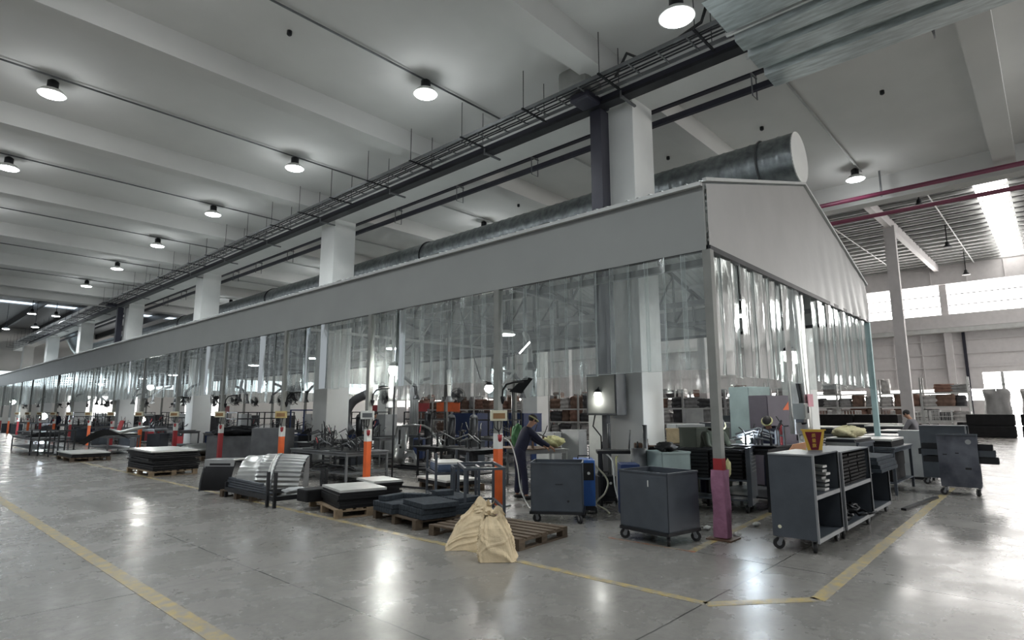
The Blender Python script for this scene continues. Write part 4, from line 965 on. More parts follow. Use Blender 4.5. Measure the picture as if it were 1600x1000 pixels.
person('worker in dark clothes at the machines behind the third post', tuple(onx(593, 700, 13.0).xy) + (0,), face_to(-.9, .2), dict(bend=.3, hands=((-.2, .5, 1.0), (.2, .5, 1.0))))
person('worker bowed behind the grey cabinets, dark hair', tuple(onx(300, 690, 11.5).xy) + (0,), face_to(-.3, -.9), dict(bend=.5, hands=((-.2, .5, .9), (.2, .5, .9))))

# ================================================================== NEAR BOOTH CONTENTS
def drum(label, x, y, r, h, m, group=None, name='steel_drum'):
    t_ = thing(name, label, 'drum', (x, y, 0), 0, group)
    MB().lathe([(r * .98, 0), (r, .01), (r, h * .33), (r * 1.02, h * .34), (r, h * .35), (r, h * .66), (r * 1.02, h * .67), (r, h * .68), (r, h), (r * .94, h), (r * .94, h - .03)], seg=24).build('shell', m, t_)
    return t_
def bin_(label, x, y, w_, d_, h, m, rz=0, group=None, z=0, name='storage_box'):
    t_ = thing(name, label, 'box', (x, y, z), rz, group); b = MB(); k = .012
    b.box((-w_/2, -d_/2, 0), (w_/2, d_/2, k)).box((-w_/2, -d_/2, 0), (w_/2, -d_/2 + k, h)).box((-w_/2, d_/2 - k, 0), (w_/2, d_/2, h)).box((-w_/2, -d_/2, 0), (-w_/2 + k, d_/2, h)).box((w_/2 - k, -d_/2, 0), (w_/2, d_/2, h))
    b.build('box_shell', m, t_)
    r = MB()
    for q, e in (((-w_/2, -d_/2), (w_/2, -d_/2)), ((w_/2, -d_/2), (w_/2, d_/2)), ((w_/2, d_/2), (-w_/2, d_/2)), ((-w_/2, d_/2), (-w_/2, -d_/2))): r.bar((*q, h), (*e, h), .03, .03)
    r.build('rim', m, t_); return t_
def welder_machine(label, x, y, rz, m=M_BLUE, group=None, h=.72):
    t_ = thing('welding_machine', label, 'welding machine', (x, y, 0), rz, group)
    MB().box((-.17, -.28, .12), (.17, .28, h), bev=.012).build('case', m, t_)
    MB().box((-.15, -.287, h * .62), (.15, -.28, h - .05)).build('control_panel', M_DK, t_)
    MB().lathe([(.025, 0), (.025, .03)], (.06, -.30, h * .75), 10, axis='y').build('knob', M_WHITE, t_)
    MB().box((-.16, -.27, .05), (.16, .27, .12)).build('base', M_DK, t_)
    for i in (-1, 1):
        for j in (-1, 1): MB().cyl((i * .17, j * .22, .05), (i * .19, j * .22, .05), .05, seg=12).build('wheel', M_BLACK, t_)
    MB().tube([(-.1, 0, h), (-.1, 0, h + .05), (.1, 0, h + .05), (.1, 0, h)], .012, 6).build('handle', M_DK, t_)
    return t_
p = onx(935, 716, 9.35)
vb = thing('vise_bench', 'narrow dark bench with a post vise in front of the nearest column', 'bench', (9.62, 6.05, 0), math.radians(-52))
MB().box((-.48, -.22, .93), (.48, .22, .985)).build('benchtop', M_DK, vb)
for i in (-1, 1):
    for j in (-1, 1): MB().box((i * .42 - .025, j * .17 - .025, 0), (i * .42 + .025, j * .17 + .025, .93)).build('leg', M_DK, vb)
v_ = MB().box((.22, -.10, .985), (.36, .10, 1.12), bev=.02).box((.40, -.10, .985), (.46, .10, 1.20), bev=.015).cyl((.26, 0, 1.06), (.62, 0, 1.06), .018).build('vise', M_RUST, vb)
MB().cyl((.62, -.12, 1.06), (.62, .12, 1.06), .009, seg=8).build('vise_handle', M_DK, v_)
welder_machine('bright blue welding machine between the two tub carts', 8.62, 6.22, math.radians(-50), M_BRBLUE, h=.88)
nb = cabinet('navy blue cabinet on feet behind the left edge of the nearest tub cart', 8.55, 5.28, .3, .45, .86, M_BLUE, rz=math.radians(-50), name='blue_cabinet')
welder_machine('dark welding machine under the vise bench', 9.7, 6.55, math.radians(-40), M_DK, h=.5)
for i, (pts, m_) in enumerate(([[(8.9, 6.4, .9), (9.0, 6.3, .78), (9.15, 6.1, .5), (8.95, 6.0, .3), (8.8, 6.1, .12), (8.8, 5.9, .03), (8.6, 5.7, .02)], M_CREAM], [[(9.3, 6.2, .93), (9.2, 6.0, .8), (9.1, 5.9, .4), (9.0, 5.75, .15), (8.9, 5.6, .03), (8.7, 5.5, .02)], M_WHITE], [[(9.2, 5.9, .9), (9.0, 5.8, .85), (8.95, 5.7, .5), (8.9, 5.65, .2), (8.8, 5.5, .1)], M_YELC])):
    o = MB().tube(smooth(pts), .016, 8).build('hose', m_); tag(o, ['cream', 'white', 'yellow'][i] + ' hose hanging between the two tub carts', 'hose')
o = MB().tube(smooth([(8.05, 7.6, 1.22), (8.14, 7.5, 1.1), (8.22, 7.42, .7), (8.24, 7.36, .3), (8.25, 7.2, .04), (8.1, 7.0, .02)]), .012, 8).build('hose', M_WHITE); tag(o, 'thin white hose hanging beside the worker at the second post', 'hose')
for i, (px, t0, X, r_, m_) in enumerate(((940, 690, 9.7, .018, M_DK), (982, 672, 9.9, .015, M_GREYST), (996, 690, 9.55, .016, M_DK), (951, 662, 10.0, .03, M_GREYST), (1007, 664, 9.6, .045, M_GREYST))):
    q = onx(px, t0, X); o = MB().cyl((q.x, q.y, .99 if i < 4 else 0), (q.x + (.06 if i == 1 else 0), q.y, q.z), r_, seg=8).build('upright_rod', m_); tag(o, ['thin dark rod standing at the left of the vise bench', 'thin rod leaning against the nearest column', 'dark spike standing on the vise', 'grey conduit rising behind the vise bench', 'thick grey upright bar at the right side of the nearest column'][i], 'rod')
bin_('pale teal steel bin behind the nearest tub cart', 9.55, 5.12, .55, .6, 1.0, M_TEAL, math.radians(-30))
drum('grey cylinder beside the pale teal bin', 9.35, 5.55, .14, 1.05, M_GREYST, name='gas_cylinder')
cloth('black glove heap on the pale teal bin', 9.5, 5.1, 1.0, (.2, .16, .08), M_BLACK, 12, 'glove_heap')
# rack of black mesh stock behind the corner post
br = thing('mesh_rack', 'large dark rack of black mesh stock with a slotted end panel behind the corner post', 'rack', (10.25, 4.95, 0), math.radians(12))
for i in (-1, 1):
    for j in (-1, 1): MB().box((i * .27 - .025, j * .95 - .025, .12), (i * .27 + .025, j * .95 + .025, 1.08)).build('upright', M_CART, br)
for z in (.20, .52): MB().box((-.27, -.95, z), (.27, .95, z + .03)).build('shelf', M_CART, br)
b = MB().box((-.30, -1.0, .14), (.30, -.975, 1.09)); b.build('end_panel', M_CART, br)
for i in range(6): MB().box((-.22, -1.008, .68 + .06 * i), (.22, -1.0, .69 + .06 * i)).build('panel_slot', M_CARTE, br)
for i, (x, y) in enumerate(((-.22, -.9), (.22, -.9), (-.22, .9), (.22, .9))): caster(br, x, y, ang=i)
for i in range(8):
    for j in range(3):
        o = bpy.data.objects.new('mesh_tray', tm); C.objects.link(o); q = br.matrix_basis if False else None
        a_ = math.radians(12); lx, ly = -.24, -.86 + .56 * j; o.location = (10.25 + lx * math.cos(a_) - ly * math.sin(a_), 4.95 + lx * math.sin(a_) + ly * math.cos(a_), .555 + .062 * i); o.rotation_euler = (0, 0, a_); o.scale = (1.04, 1.1, 1.35)
        tag(o, 'black slotted tray stacked in the dark rack behind the corner post', 'tray', 'black trays in the dark rack')
table('steel bench where the olive-jacketed welder works', 9.95, 6.05 - .9, 10.0 + .75, 6.0, .95, M_DK) if False else None
cloth('yellow rag hanging on the dark rack beside the corner post', 9.82, 4.15, .62, (.09, .03, .13), M_YELC, 20, 'yellow_rag')
jig('dark welding fixture on the rack where the arc burns', 10.75, 4.05, 1.09, 70, 1.0, None)
table('dark steel bench behind the nearest shelf trolley', 10.5, 3.72, 12.1, 4.9, 1.05, M_DK)
jig('tall dark fixture on the bench behind the pennant trolley', 11.4, 4.2, 1.06, 71, 1.4, None)
o = MB().prism([(0, 0, 0), (.26, .0, .02), (.34, 0, .14), (.08, 0, .10)], (0, .02, 0)).build('orange_sheet', mat('salmon_sheet', (.62, .32, .18), .6)); q = F(1232, 700, 1.17); o.location = (q.x, q.y, 1.12); o.rotation_euler = (0, 0, -.7); tag(o, 'salmon-coloured sheet offcut leaning beside the pennant', 'sheet')
# silver duct / cable column in the middle of the gable end
dc = thing('exhaust_drop', 'shiny wrapped exhaust pipe dropping at the middle of the gable end, red tape on it', 'pipe', (12.45, 3.75, 0))
def dcf(u, v):
    a = 2 * PI * u; rr = .19 + .02 * math.sin(5 * a + 3 * v); return (rr * math.cos(a), rr * math.sin(a), 1.25 + 2.9 * v)
MB().grid(dcf, 40, 6).build('wrapped_pipe', M_SILVER, dc); MB().cyl((0, 0, 0), (0, 0, 1.3), .05).build('stand_pipe', M_WHITE, dc)
MB().box((-.18, -.215, 1.78), (.14, -.20, 2.02)).build('pink_sheet', mat('pink_film', (.55, .25, .30), .5), dc)
MB().tube([(-.3, -.1, 2.6), (-.32, -.1, 2.2), (-.26, -.12, 1.9), (-.24, -.1, 1.6), (-.2, -.12, 1.45)], .05, 8).build('black_hose', M_BLACK, dc)
gb = cabinet('small grey switch box on the shiny pipe at the gable end', 12.05, 3.62, .26, .2, .36, M_POST, z=1.48, name='switch_box')
fx = MB().lathe([(.06, 0), (.065, .02), (.065, .32), (.03, .38), (.015, .42)], seg=14).build('fire_extinguisher', M_RED); q = onx(1258, 690, 11.6); fx.location = (11.6, 3.85, 1.05); tag(fx, 'red fire extinguisher bottle behind the pennant', 'fire extinguisher')
mdoor = cabinet('tall dark mauve cabinet with an orange triangle behind the bent navy welder', 14.3, 4.9, 1.0, .5, 2.05, mat('dark_mauve', (.09, .075, .10), .5), rz=math.radians(-20), name='tall_cabinet')
MB().prism([(0, -.262, 1.72), (.22, -.262, 1.72), (.22, -.262, 1.92)], (0, -.004, 0)).build('warning_triangle', M_ORANGE, mdoor, 'orange triangle sign')
cabinet('pale green-grey cabinet beside the dark mauve one', 15.3, 5.8, .8, .6, 2.3, M_TEAL, rz=math.radians(-20), name='tall_cabinet')
# grey machine, boxes between column and corner post
cabinet('light grey office machine with a dark window behind the olive-jacketed welder', 14.0, 6.95, .75, .6, 1.38, M_GREYB, rz=math.radians(-40), name='grey_machine')
cabinet('second light grey machine beside the one with the dark window', 14.6, 6.3, .5, .5, 1.0, M_GREYB, rz=math.radians(-40), name='grey_machine')
bin_('open kraft cardboard box on the table right of the nearest column', 13.0, 6.75, .35, .35, .32, M_BAG, .5, z=.96, name='cardboard_box')
table('table holding the kraft box right of the nearest column', 12.4, 6.3, 13.4, 7.3, .95, M_DK)
bin_('dark green steel bin right of the corner post behind the rack', 11.9, 5.5, .8, .6, 1.35, mat('dark_green_bin', (.05, .06, .045), .6), math.radians(-30))
# fixture stand with a tilted dark screen, green and yellow cloths
q = F(850, 745, 0.0)
ws = table('low steel table under the green and yellow cloths behind the first worker', 10.2, 8.6, 11.4, 9.7, .85, M_GREYB, rz=math.radians(-30), top=M_GREYB)
jig('tall rusty fixture on the low steel table behind the first worker', 10.6, 9.3, .852, 81, 1.8, None, M_RUST)
ss = thing('screen_stand', 'thin pole carrying a tilted dark ribbed screen behind the first worker', 'stand', (10.3, 9.45, .852))
MB().cyl((0, 0, 0), (0, 0, 1.35), .018, seg=8).build('pole', M_DK, ss)
MB().prism([(-.12, -.02, 1.30), (.06, -.24, 1.26), (.34, -.34, 1.60), (.26, -.20, 1.66)], (.02, .02, .02)).build('screen', M_DK, ss)
MB().bar((-.16, .02, 1.36), (.1, -.1, 1.37), .03).build('cross_arm', M_DK, ss)
cloth('pale yellow-green cloth heaped on the low steel table', 11.2, 9.0, .86, (.32, .26, .12), M_YELC, 31)
cloth('bright green cloth under the tilted screen', 10.25, 9.25, .86, (.12, .12, .26), M_GREEN, 33)
bin_('grey steel bin on the low rack left of the nearest column', 12.2, 9.9, .5, .5, 1.15, M_GREYB, .3)
bin_('second grey steel bin left of the nearest column', 12.9, 9.6, .5, .5, 1.2, M_GREYB, .2)
# white board left of the nearest column
wb = MB().box((11.6, 7.50, 0), (11.66, 8.2, 1.86)).build('white_board', M_WHITE); tag(wb, 'plain white board standing left of the nearest column below the curtain', 'board')
# ================================================================== vehicle cab frame
vf = thing('cab_side_frame', 'unpainted silver vehicle cab side with a wheel arch and window opening on a low dolly', 'vehicle body', (11.5, 15.3, .10), math.radians(-90))
vf.scale = (1.3, 1, 1)
def ridge(u, v):     # rear quarter: ridged pillar, width along local -x .. +x
    x = -.12 + .42 * u + .10 * math.sin(v * 2.4) * (1 - u) * -1; z = 1.16 * v
    dpt = .05 * math.sin(u * 3 * PI * 2) * (1 - v * .3) * (1 if u < .55 else 0) - .16 * math.sin(PI * min(1, v * 1.6)) * (.6 + .4 * u)
    bulge = -.10 * math.exp(-((v - .12) / .16) ** 2); return (x + (.06 * math.sin(v * 7) if u < .3 else 0) * .4, dpt + bulge, z)
MB().grid(ridge, 36, 30).build('rear_quarter', M_SILVER, vf)
arch = MB()
def af(u, v):
    a = PI * u; r = .19 + .13 * v; return (.52 - r * math.cos(a) * 1.0, -.17 + .04 * v * v, .02 + r * math.sin(a) * (1.25))
arch.grid(af, 24, 5); arch.build('wheel_arch', M_SILVER, vf)
b = MB(); b.tube([(.15, -.10, 1.16), (.55, -.10, 1.19), (.95, -.09, 1.18), (1.15, -.08, 1.10), (1.50, -.05, .66), (1.62, -.04, .45)], .032, 8); b.build('roof_rail', M_SILVER, vf)
MB().tube([(.30, -.1, 1.12), (.30, -.12, .7), (.34, -.14, .42), (.62, -.15, .42), (.75, -.15, .2), (.8, -.15, .03)], .035, 8).build('door_pillar', M_SILVER, vf)
MB().box((.10, -.20, .60), (.17, -.17, 1.05), bev=.02).build('window_slot', M_BLACK, vf, 'narrow dark slot window')
MB().lathe([(.035, 0), (.035, -.02)], (.24, -.23, .52), 12, axis='y').build('filler_hole', M_BLACK, vf)
MB().box((-.1, -.02, 0), (1.7, .06, .05)).build('sill', M_SILVER, vf)
MB().box((-.15, -.35, -.10), (1.7, -.29, -.03)).box((-.15, .1, -.10), (1.7, .16, -.03)).bar((-.1, -.32, -.06), (-.1, .13, -.06), .06).bar((1.6, -.32, -.06), (1.6, .13, -.06), .06).build('dolly', M_DK, vf)
f2_ = thing('cab_front_frame', 'dark sloping windscreen frame of a vehicle cab beside the silver side frame', 'vehicle body', (11.3, 13.1, .5), math.radians(-125))
MB().tube([(0, 0, 0), (.35, 0, .5), (.55, 0, .66), (1.2, 0, .68), (1.25, 0, .3)], .03, 8).tube([(0, .5, 0), (.35, .5, .5), (.55, .5, .66), (1.2, .5, .68)], .03, 8).build('windscreen_frame', M_DK, f2_)
MB().prism([(.08, .02, .1), (.36, .02, .48), (.56, .02, .62), (.9, .02, .62), (.5, .02, .1)], (0, .02, 0)).build('grille_panel', M_GREYST, f2_)
MB().box((0, -.02, -.48), (1.25, .5, -.02)).build('support_box', M_DK, f2_)
# ================================================================== work lamps and welding arcs
def lamp(label, loc, r, e, col, power, pole_to=None, group=None, name='work_lamp'):
    t_ = thing(name, label, 'lamp', loc, 0, group)
    MB().lathe([(.01, -r), (r * .7, -r * .7), (r, 0), (r * .7, r * .7), (.01, r)], seg=16).build('bulb', emit(name + '_glow_%d' % int(e), col, e), t_)
    MB().lathe([(.03, r * .6), (r * 1.15, r * .7), (r * .5, r * 1.3), (.02, r * 1.5)], seg=16).build('shade', M_DK, t_)
    if pole_to is not None:
        d = Vector(pole_to) - Vector(loc); MB().tube([(0, 0, r * 1.3), (d.x * .3, d.y * .3, r * 1.3 + .08), tuple(d)], .014, 6).build('arm', M_DK, t_)
    l = bpy.data.lights.new(name + '_light', 'POINT'); l.energy = power; l.color = col; l.shadow_soft_size = r * 1.5
    o = bpy.data.objects.new(name + '_light', l); C.objects.link(o); o.parent = t_; o.location = (0, 0, -r * 1.6)
    return t_
W1 = (1.0, 1.0, .94)
q = onx(615, 578, 8.5); lamp('very bright work lamp behind the curtain right of the third post', tuple(q), .13, 90, W1, 80, (8.02, 11.9, q.z + .5))
q = onx(764, 607, 10.4); lamp('bright work lamp glowing below the curtain left of the second post', tuple(q), .11, 90, W1, 60, (9.4, q.y, 4.15))
q = onx(934, 617, 10.0); lamp('round bright lamp in front of the grey electrical cabinet', tuple(q), .08, 12, W1, 14, (10.1, 6.75, 2.4))
q = onx(1232, 556, 12.2); lamp('bright work lamp behind the gable end curtain', tuple(q), .13, 16, W1, 50, (12.4, 3.8, 3.6))
q = onx(235, 605, 9.6); lamp('bright distant work lamp behind the curtain above the high black stack', tuple(q), .15, 70, W1, 90, (9.4, q.y, 4.2))
q = onx(20, 628, 9.6); lamp('bright distant work lamp at the left edge', tuple(q), .24, 60, W1, 120, (9.4, q.y, 4.2))
def arc(label, loc, r, power, group=None):
    t_ = thing('welding_arc', label, 'welding arc', loc, 0, group)
    b = MB().blob((0, 0, -r), (r, r, r), 5, .35, 14); b.build('arc_core', emit('arc_glow', (.82, .92, 1.0), 90), t_)
    rn = random.Random(int(loc[0] * 10)); 
    for i in range(14):
        a, e_ = rn.uniform(0, 6.28), rn.uniform(.0, .9); L_ = rn.uniform(.5, 1.0) * (.07 + r * 1.2)
        MB().bar((0, 0, 0), (L_ * math.cos(a) * math.cos(e_), L_ * math.sin(a) * math.cos(e_), L_ * math.sin(e_)), min(.006, r * .06)).build('spark', emit('spark_glow', (1, .75, .5), 14), t_)
    l = bpy.data.lights.new('arc_light', 'POINT'); l.energy = power; l.color = (.75, .88, 1); l.shadow_soft_size = max(r, .12)
    o = bpy.data.objects.new('arc_light', l); C.objects.link(o); o.parent = t_; o.location = (0, 0, r * 2)
q = onx(1166, 692, 10.62); arc('blue-white welding arc over the slotted rack right of the corner post', (q.x, q.y, 1.19), .06, 35)
q = onx(222, 656, 9.3); arc('bright welding arc above the high black stack', tuple(q), .11, 90)
q = onx(68, 651, 9.2); arc('bright welding arc at the far left', tuple(q), .2, 150)
# jib arms and fume hoods above the benches
def jib(label, x, y, z, dx, dy, dz, m=M_WHST, group=None):
    t_ = thing('jib_arm', label, 'arm', (x, y, z), 0, group)
    MB().tube([(0, 0, 0), (dx * .5, dy * .5, dz * .5 + .1), (dx, dy, dz)], .06, 8).build('tube', m, t_)
    MB().tube([(dx, dy, dz), (dx * 1.05, dy * 1.05, dz - .35)], [.06, .05], 8).build('drop', m, t_)
    MB().lathe([(.06, 0), (.12, -.14), (.13, -.16)][::-1], (dx * 1.05, dy * 1.05, dz - .30), 16).build('hood', M_GREYST, t_)
    MB().bar((0, 0, 0), (0, 0, 4.95 + 1.37 * (1 - abs(min(max(x if x > 8 else 14.5, 8), 17.7) - 12.85) / 4.85) - z), .06).build('mount', M_GREYST, t_)
    return t_
for i, (px, py, X) in enumerate(((612, 628, 9.0), (600, 600, 11.5), (700, 620, 11.5), (820, 570, 10.5))):
    q = onx(px, py, X); jib(['white slanting fume arm just right of the third post', 'grey fume arm hanging behind the third post', 'grey fume arm hanging between the second and third posts', 'grey fume arm hanging behind the second post'][i], q.x, q.y, q.z + .75, -.4, -.5, -.45)
la = thing('desk_lamp_arm', 'white tube lamp on a dark arm fixed high on the second post', 'lamp', (8.0, 7.7, 2.72), math.radians(-45))
MB().tube([(.06, 0, 0), (.25, 0, .02), (.42, 0, .10)], .015, 6).build('arm', M_DK, la); MB().bar((.38, 0, .08), (.58, 0, .30), .05, .06).build('shade', M_DK, la); MB().bar((.40, -.03, .06), (.60, -.03, .28), .035, .03).build('tube', emit('tube_glow', (1, 1, 1), 6), la)
wt = thing('wall_bracket', 'white triangular bracket on the second post under the curtain edge', 'bracket', (8.0, 7.7, 2.2), math.radians(-45))
MB().bar((.06, 0, .25), (.32, 0, .26), .04).bar((.32, 0, .26), (.08, 0, -.02), .04).build('brace', M_WHITE, wt)
# cabinets, dome, rack at the middle left
cabinet('grey steel cabinet with an open dark top left of the fourth post, wider one', 9.0, 21.2, 1.9, .8, .88, M_GREYST, rz=math.radians(-50))
cabinet('taller grey steel cabinet left of the fourth post', 9.1, 18.9, 1.1, .7, 1.18, M_GREYST, rz=math.radians(-55))
cloth('dark machine cover heaped on the wider grey cabinet', 9.0, 21.2, .88, (.8, .4, .16), M_DK, 41, 'machine_cover')
dm = MB().blob((0, 0, 0), (.9, .6, .22), 44, .06, 24).build('silver_bonnet', M_SILVER); dm.location = (8.6, 23.2, .14); tag(dm, 'domed silver bonnet panel on the floor pallet right of the high black stack', 'body panel')
pallet('pallet under the domed silver bonnet', 8.6, 23.2, 1.1, 1.5, .2)
bk = frame_stand('tall blue tube rack holding dark doors behind the fourth post', 11.0, 20.1, .9, 1.2, 1.78, math.radians(-50), (.15, .9, 1.76), M_BLUE)
for i in range(3):
    o = MB().prism([(-.3, 0, 0), (.3, 0, 0), (.3, 0, .5), (.05, 0, .95), (-.3, 0, .7)], (0, .05, 0)).build('dark_door', M_DK); o.location = (11.0 + .18 * (i - 1), 20.1 + .2 * (i - 1), .18); o.rotation_euler = (0, 0, math.radians(-50)); tag(o, 'dark door shell standing in the tall blue tube rack', 'door', 'dark doors in the blue rack')
# far left group
table('low steel table at the far left in front of the booths', 4.7, 30.6, 6.0, 35.4, .68, M_GREYST)
stack('dark_part', 'dark panel lying on the low table at the far left', 'panel', 5.4, 33, .682, 1.1, 3.2, .05, 4, M_DK, jit=.08)
for i, y in enumerate((30.2, 28.4)):
    frame_stand('upright dark rack frame at the far left, %s of two' % ('farther', 'nearer')[i], 5.0 + .3 * i, y, .5, 1.0, 1.02, .1, (.1, .6, 1.0), M_DK)
table('table with pale sheets beyond the pallet at the far left', 6.8, 28.5, 8.0, 31.5, .75, M_GREYST)
stack('pale_sheet', 'pale sheet on the table beyond the pallet at the far left', 'sheet', 7.4, 30, .752, 1.1, 2.6, .03, 3, M_DK, topm=M_SHEET)
cf = thing('curved_fender', 'big dark curved fender with a silver edge standing on the pallet at the far left', 'body panel', (6.5, 27.4, .1), math.radians(-35))
MB().grid(lambda u, v: (1.9 * (u - .5), .5 * v, .95 * math.sin(PI * min(1, .15 + u * .7)) * (1 - .25 * v)), 24, 6).build('fender_skin', M_DK, cf)
MB().tube([(.1, -.02, .95), (.5, -.05, .82), (1.1, -.05, .98), (1.5, -.05, 1.05)], [.03, .07, .07, .03], 8).build('silver_edge', M_SILVER, cf)
rc = MB().bar((0, 0, 0), (.12, .1, .38), .16, .05).build('red_white_guard', M_RED); rc.location = (7.0, 27.8, .98); tag(rc, 'red and white striped guard on the dark fender at the far left', 'guard')

# more equipment behind the second and third bays
hs = thing('curved_duct', 'thick grey curved hose hanging at the right side of the second white column', 'duct', (0, 0, 0))
q = onx(548, 690, 12.2); MB().tube(smooth([(12.2, q.y, .95), (12.15, q.y + .25, 1.25), (12.2, q.y + .32, 1.7), (12.3, q.y + .05, 2.1), (12.5, q.y - .5, 2.35)]), .16, 14).build('hose', M_GREYST, hs)
q = onx(642, 640, 14.0)
for i in range(4):
    o = MB().cyl((14.0, q.y - .13 * i, 0), (14.0, q.y - .13 * i, 4.1), .045, seg=8).build('riser_pipe', M_GREYB); tag(o, 'pale riser pipe in the bundle of four behind the silver cab frame', 'pipe', 'riser pipes behind the cab frame')
for i, (px, py, X, h_) in enumerate(((560, 700, 12.6, 1.5), (575, 700, 11.8, 1.5), (600, 690, 14.5, 1.4), (668, 690, 14.0, 1.6), (705, 690, 13.0, 1.5), (740, 690, 12.6, 1.5))):
    q = onx(px, py, X); g = drum('dark gas cylinder standing among the benches behind the second and third posts', q.x, q.y, .13, h_, M_DK, 'dark gas cylinders', 'gas_cylinder'); MB().lathe([(.13, h_), (.10, h_ + .08), (.03, h_ + .12), (.03, h_ + .2)], seg=14).build('valve_neck', M_GREYST, g)
for i, (x, y) in enumerate(((10.4, 12.2), (10.2, 10.6), (9.4, 16.6), (10.6, 17.3))):
    table(['low bench with a fixture behind the taller frame stand', 'small bench with a fixture left of the first worker', 'bench with a fixture behind the crowded bench', 'second bench with a fixture beside the silver cab frame'][i], x - .45, y - .4, x + .45, y + .4, .78, M_DK)
    jig(['dark fixture on the low bench behind the taller frame stand', 'dark fixture on the small bench left of the first worker', 'dark fixture on the bench behind the crowded bench', 'dark fixture on the bench beside the silver cab frame'][i], x, y, .782, 120 + i, 1.7)
for i, (px, py) in enumerate(((1182, 822), (1152, 839), (928, 801), (1105, 828), (1268, 815))):
    q = F(px, py); o = MB().blob((0, 0, 0), (.07, .05, .03), 200 + i, .35, 12).build('paper_scrap', M_WHITE); o.location = (q.x, q.y, .0); tag(o, 'crumpled white paper scrap on the floor near the carts', 'paper scrap', 'white paper scraps on the floor')

# ================================================================== BOOTH INTERIORS FURTHER DOWN
R5 = random.Random(77)
box0 = bin_('background steel bin among the booth benches', 0, 0, .7, .55, .75, M_CART, group='background steel bins'); box1 = None
tab0 = table('background work bench inside the booths', 12.0, 30.0, 13.0, 31.6, .85, M_GREYST, 'background work benches')
mach0 = welder_machine('background welding machine inside the booths', 0, 0, 0, M_BLUE, 'background welding machines', .8)
mach1 = welder_machine('red background welding machine inside the booths', 0, 0, 0, M_RED, 'red background welding machines', .8)
cabg = cabinet('background grey control cabinet inside the booths', 0, 0, .7, .5, 1.6, M_GREYB, group='background control cabinets')
cabd = cabinet('background dark equipment cabinet inside the booths', 0, 0, .9, .6, 1.5, M_DK, group='background dark cabinets')
rck = frame_stand('background tube rack frame inside the booths', 0, 0, .9, 1.4, 1.7, 0, (.2, .8, 1.4, 1.68), M_DK, 'background tube racks')
jg = jig('background welding fixture inside the booths', 0, 0, .85, 90, 1.6, 'background welding fixtures')
jb = jib('background jib arm hanging inside the booths', 0, 0, 3.0, -.7, -.3, -.4, M_GREYST, 'background jib arms')
fn = fan('background cage fan inside the booths', 0, 0, 2.25, 0, 'background cage fans')
used = {}
def put(o, x, y, rz=0, z=0):
    if o.name not in used: used[o.name] = 1; o.location = (x, y, z); o.rotation_euler = (0, 0, rz); return o
    return copy_tree(o, (x, y, z), rz)
def stn_row(x0, ys, seed):
    rn = random.Random(seed)
    for y in ys:
        a = rn.uniform(-.4, .4); x = x0 + rn.uniform(-.4, .4)
        put(tab0, x, y, a); put(jg, x + .1, y + rn.uniform(-.3, .3), a + rn.uniform(-.5, .5), .852)
        if rn.random() < .8: put(jb, x + .6, y + .2, rn.uniform(0, 6), 3.0)
        put(rn.choice([mach0, mach0, mach1]), x + 1.0, y - .8, rn.uniform(0, 6))
        put(rn.choice([cabd, cabg, rck, rck]), x + rn.uniform(.9, 1.6), y + 1.1, rn.choice([0, 1.57]) + rn.uniform(-.2, .2))
        if rn.random() < .7: put(box0, x - 1.05, y + rn.uniform(-.6, .6), rn.uniform(0, 3))
        if rn.random() < .45: put(fn, x - .5, y + 1.6, rn.uniform(0, 6), 2.25)
stn_row(14.6, [9.5 + 4.2 * k for k in range(15)], 5)
stn_row(10.0, [25.5 + 4.2 * k for k in range(11)], 6)
stn_row(12.4, [17.2 + 4.6 * k for k in range(11)], 7)
bluebox = bin_('tall navy blue stillage crate far inside the booths', 19.5, 17.5, 1.6, 1.4, 1.6, M_BLUE, .2, 'navy stillage crates')
for x, y in ((20.5, 21.5), (24.5, 23), (27, 16), (31, 12)): copy_tree(bluebox, (x, y, 0), .3)
for i, (px, py, X, w_) in enumerate(((658, 637, 24, 1.6), (700, 636, 24, 2.1), (590, 640, 22, 1.2), (350, 640, 20, 2.0))):
    q = onx(px, py, X); o = MB().box((-.02, -w_ / 2, -.28), (.02, w_ / 2, .28)).build('red_banner', M_RED if i != 1 else M_ORANGE); o.location = q; tag(o, ['small red board seen through the booths left of the orange one', 'wide orange-red board seen through the booths beneath the curtains', 'orange-red board glimpsed right of the second white column', 'dark red board seen through the distant booths'][i], 'board')
    p_ = MB().bar((0, 0, -q.z + .0), (0, 0, -.28), .06).build('board_post', M_GREYST, o)
# far side bright doorway of the end wall
struct('door_2', MB().box((16, 84.9, 0), (24, 84.95, 3.6)), emit('end_daylight', (1, .97, .96), 3.0))
struct('door_3', MB().box((28, 84.9, 0), (33, 84.95, 3.6)), bpy.data.materials['end_daylight'])
# ================================================================== STORAGE RACKS in the far hall
def rack_bay(x, y, L_, levels, label, group):
    t_ = thing('storage_rack', label, 'rack', (x, y, 0), 0, group)
    for j in (0, L_):
        for i in (0, 1.1): MB().box((i - .05, j - .04, 0), (i + .05, j + .04, levels[-1] + 1.1)).build('upright', M_WHST, t_)
        MB().bar((0, j, .2), (1.1, j, levels[-1] + .9), .03).build('brace', M_WHST, t_)
    for z in levels:
        for i in (0, 1.1): MB().box((i - .03, 0, z - .10), (i + .03, L_, z)).build('beam', M_WHST, t_)
    return t_
MR = [mat('brown_bundle', (.16, .10, .075), .8, var=.35), mat('dark_bundle', (.05, .05, .055), .6, var=.4), mat('grey_bundle', (.26, .26, .26), .6, var=.3), mat('rust_bundle', (.22, .12, .09), .8, var=.3), mat('film_bundle', (.42, .41, .40), .35, var=.25)]
CN = ['brown', 'dark', 'grey', 'rust-brown', 'film-wrapped']
loads = []
